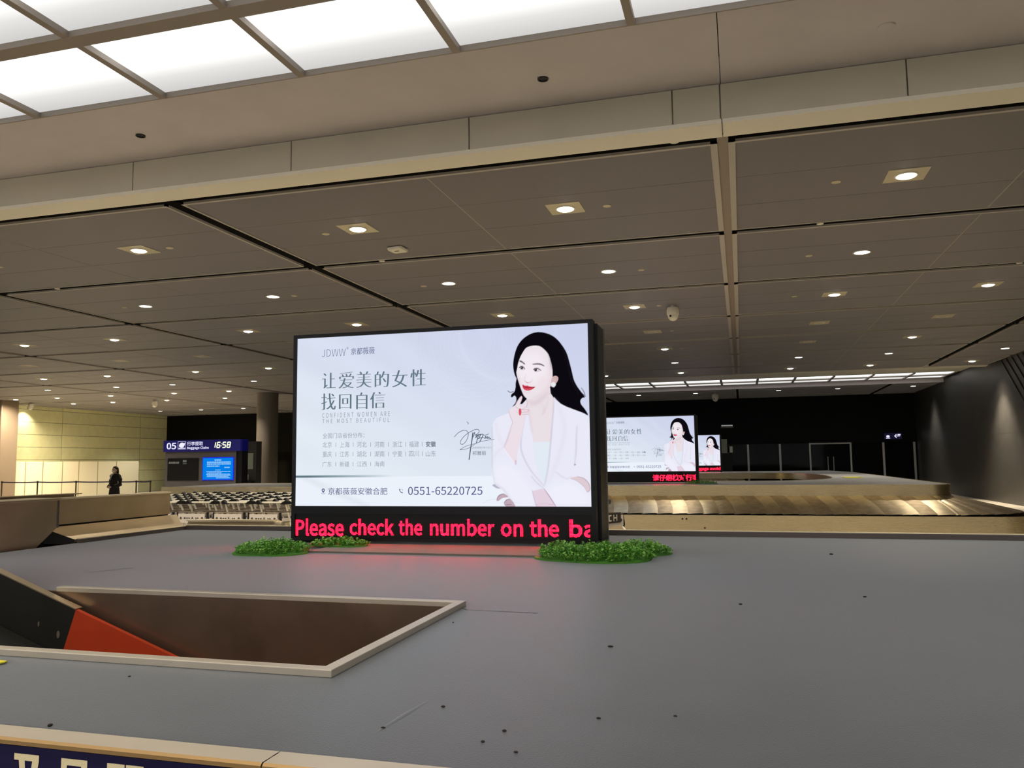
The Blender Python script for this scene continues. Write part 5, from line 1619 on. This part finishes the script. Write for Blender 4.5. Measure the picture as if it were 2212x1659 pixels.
# ------------------------------------------------------------------ the person standing at the barrier
def person():
    t = thing('person', (-19.55, 21.85, 0.0), 'person in a long black coat and white face mask standing before the cream hoarding', 'person', rz=math.radians(-20))
    # local: facing -y, x to the figure's left; skeleton of (parent, position, radius)
    J = [(-1, (0, 0, 0.90), 0.125), (0, (0, 0.005, 1.05), 0.115), (1, (0, 0.0, 1.22), 0.125), (2, (0, 0.01, 1.345), 0.095), (3, (0, 0.0, 1.405), 0.050), (4, (0, -0.012, 1.455), 0.050)]
    for s in (-1, 1):
        b = len(J)
        J += [(0, (s * 0.085, 0.0, 0.83), 0.085), (b, (s * 0.088, -0.005, 0.47), 0.058), (b + 1, (s * 0.088, 0.02, 0.09), 0.036), (b + 2, (s * 0.095, -0.09, 0.035), 0.034), (b + 3, (s * 0.10, -0.15, 0.028), 0.026)]
        b = len(J)
        J += [(3, (s * 0.165, 0.01, 1.335), 0.055), (b, (s * 0.225, 0.03, 1.07), 0.042), (b + 1, (s * 0.10, -0.15, 0.985), 0.030), (b + 2, (s * 0.045, -0.175, 0.97), 0.026)]
        h = b + 3
        for k in range(4):
            fx_ = -s * 0.02; z = 0.992 - 0.016 * k
            J += [(h, (s * 0.02, -0.178, z), 0.0095), (len(J), (s * (-0.018 - 0.004 * (k in (1, 2))), -0.19, z - 0.002), 0.0085), (len(J) + 1, (s * (-0.04 - 0.005 * (k in (1, 2))), -0.18 + 0.008, z - 0.006), 0.0075)]
        J += [(h, (s * 0.03, -0.19, 1.0), 0.0105), (len(J), (s * 0.0, -0.20, 1.015), 0.009)]
    me = bpy.data.meshes.new('body')
    me.from_pydata([j[1] for j in J], [(j[0], i) for i, j in enumerate(J) if j[0] >= 0], [])
    o = bpy.data.objects.new('body', me); COL.objects.link(o)
    sk = o.modifiers.new('skin', 'SKIN')
    for i, j in enumerate(J):
        me.skin_vertices[0].data[i].radius = (j[2], j[2] * (0.8 if i in (0, 1, 2, 3) else 1.0))
        me.skin_vertices[0].data[i].use_root = (i == 0)
    o.modifiers.new('sub', 'SUBSURF').levels = 1
    o.modifiers['sub'].render_levels = 1
    dg = bpy.context.evaluated_depsgraph_get(); dg.update()
    me2 = bpy.data.meshes.new_from_object(o.evaluated_get(dg))
    bpy.data.objects.remove(o)
    # head added to the same body mesh: lofted rings with brow, nose and chin
    rings = []
    for (z, rx, ry, cy) in ((1.425, 0.02, 0.02, -0.03), (1.435, 0.042, 0.052, -0.022), (1.46, 0.056, 0.072, -0.016), (1.49, 0.064, 0.083, -0.008), (1.525, 0.070, 0.088, 0.0), (1.56, 0.072, 0.090, 0.004), (1.59, 0.066, 0.082, 0.008), (1.615, 0.046, 0.058, 0.010), (1.625, 0.018, 0.022, 0.010)):
        r = []
        for k in range(20):
            a = 2 * math.pi * k / 20
            x, y = rx * math.cos(a), ry * math.sin(a) + cy
            if abs(a - 1.5 * math.pi) < 0.2 and 1.48 < z < 1.54: y -= 0.018 if z < 1.5 else 0.010
            r.append((x, y, z))
        rings.append(r)
    hm = MB().loft(rings)
    for s in (-1, 1):
        hm.ell((s * 0.072, 0.01, 1.515), (0.010, 0.018, 0.030), 8, 6)
    bm = bmesh.new(); bm.from_mesh(me2)
    vs = [bm.verts.new(v) for v in hm.v]
    for f in hm.f:
        try: bm.faces.new([vs[i] for i in f])
        except ValueError: pass
    bmesh.ops.recalc_face_normals(bm, faces=bm.faces)
    bm.to_mesh(me2); bm.free()
    me2.materials.clear(); me2.materials.append(M_SKIN)
    me2.polygons.foreach_set('use_smooth', [True] * len(me2.polygons))
    body = bpy.data.objects.new('body', me2); COL.objects.link(body); body.parent = t
    ey = MB()
    for s in (-1, 1):
        ey.ell((s * 0.028, -0.083, 1.53), (0.012, 0.006, 0.006), 8, 6)
    ey.build('eyes', M_HAIR, t)
    # hair: cap plus a fall down the back
    hr = MB()
    rg_ = []
    for (z, rx, ry, cy, fr) in ((1.38, 0.055, 0.030, 0.085, 0), (1.44, 0.070, 0.040, 0.078, 0), (1.50, 0.080, 0.062, 0.052, 0), (1.555, 0.083, 0.084, 0.026, 0), (1.59, 0.078, 0.086, 0.016, 0), (1.625, 0.056, 0.066, 0.012, 0), (1.643, 0.02, 0.025, 0.012, 0)):
        rg_.append([(rx * math.cos(2 * math.pi * k / 18), cy + ry * math.sin(2 * math.pi * k / 18), z) for k in range(18)])
    hr.loft(rg_)
    hr.build('hair', M_HAIR, t, smooth=True)
    mk = MB()
    r1 = []
    for (z, w, d) in ((1.505, 0.062, 0.094), (1.49, 0.066, 0.100), (1.465, 0.062, 0.098), (1.44, 0.050, 0.084)):
        r1.append([(w * math.sin(a), -0.004 - d * math.cos(a) * 0.98, z) for a in np.linspace(-1.25, 1.25, 12)] + [(w * 0.93 * math.sin(a), -0.004 - d * 0.9 * math.cos(a), z) for a in np.linspace(1.25, -1.25, 12)])
    mk.loft(r1)
    mk.build('face_mask', M_WHITE, t, smooth=True)
    # coat: torso and skirt of the coat as one loft, sleeves as tapering tubes
    ct = MB()
    rg_ = []
    for (z, rx, ry, cy) in ((0.46, 0.205, 0.165, 0.0), (0.60, 0.205, 0.160, 0.0), (0.80, 0.200, 0.150, 0.0), (0.98, 0.178, 0.130, 0.0), (1.10, 0.190, 0.135, 0.0), (1.24, 0.212, 0.138, 0.005), (1.33, 0.212, 0.118, 0.01), (1.385, 0.14, 0.088, 0.012), (1.405, 0.072, 0.066, 0.012)):
        rg_.append([(rx * math.cos(2 * math.pi * k / 24), cy + ry * math.sin(2 * math.pi * k / 24), z) for k in range(24)])
    ct.loft(rg_)
    for s in (-1, 1):
        ct.tube([(s * 0.13, 0.01, 1.345), (s * 0.195, 0.015, 1.31), (s * 0.262, 0.03, 1.20), (s * 0.285, 0.035, 1.06), (s * 0.21, -0.07, 0.995), (s * 0.10, -0.15, 0.985)], [0.075, 0.082, 0.075, 0.068, 0.058, 0.046], 14)
    ct.build('coat', M_COAT, t, smooth=True)
    bl_ = MB()
    bl_.add([(-0.062, -0.078, 1.405), (0.062, -0.078, 1.405), (0.045, -0.126, 1.33), (0.0, -0.148, 1.20), (-0.045, -0.126, 1.33), (-0.05, -0.05, 1.40), (0.05, -0.05, 1.40), (0.0, -0.12, 1.2)], [(0, 1, 2, 4), (4, 2, 3), (0, 5, 6, 1), (1, 6, 7, 3), (0, 4, 3, 7)])
    bl_.build('blouse', M_SHIRT, t)
    tr = MB()
    for s in (-1, 1):
        tr.tube([(s * 0.09, 0.0, 0.80), (s * 0.09, 0.0, 0.48), (s * 0.09, 0.015, 0.10)], [0.10, 0.078, 0.062], 14)
    tr.build('trousers', M_COAT, t, smooth=True)
    sh = MB()
    for s in (-1, 1):
        sh.loft([[(s * 0.095 + 0.042 * w * math.cos(2 * math.pi * k / 12), y, 0.002 + h * (0.5 + 0.5 * math.sin(2 * math.pi * k / 12))) for k in range(12)] for y, w, h in ((0.075, 0.6, 0.06), (0.04, 1.0, 0.11), (-0.03, 1.0, 0.10), (-0.11, 1.05, 0.065), (-0.175, 0.8, 0.045), (-0.195, 0.3, 0.02))])
    sh.build('shoes', M_BLACK, t, smooth=True)
    return t
person()
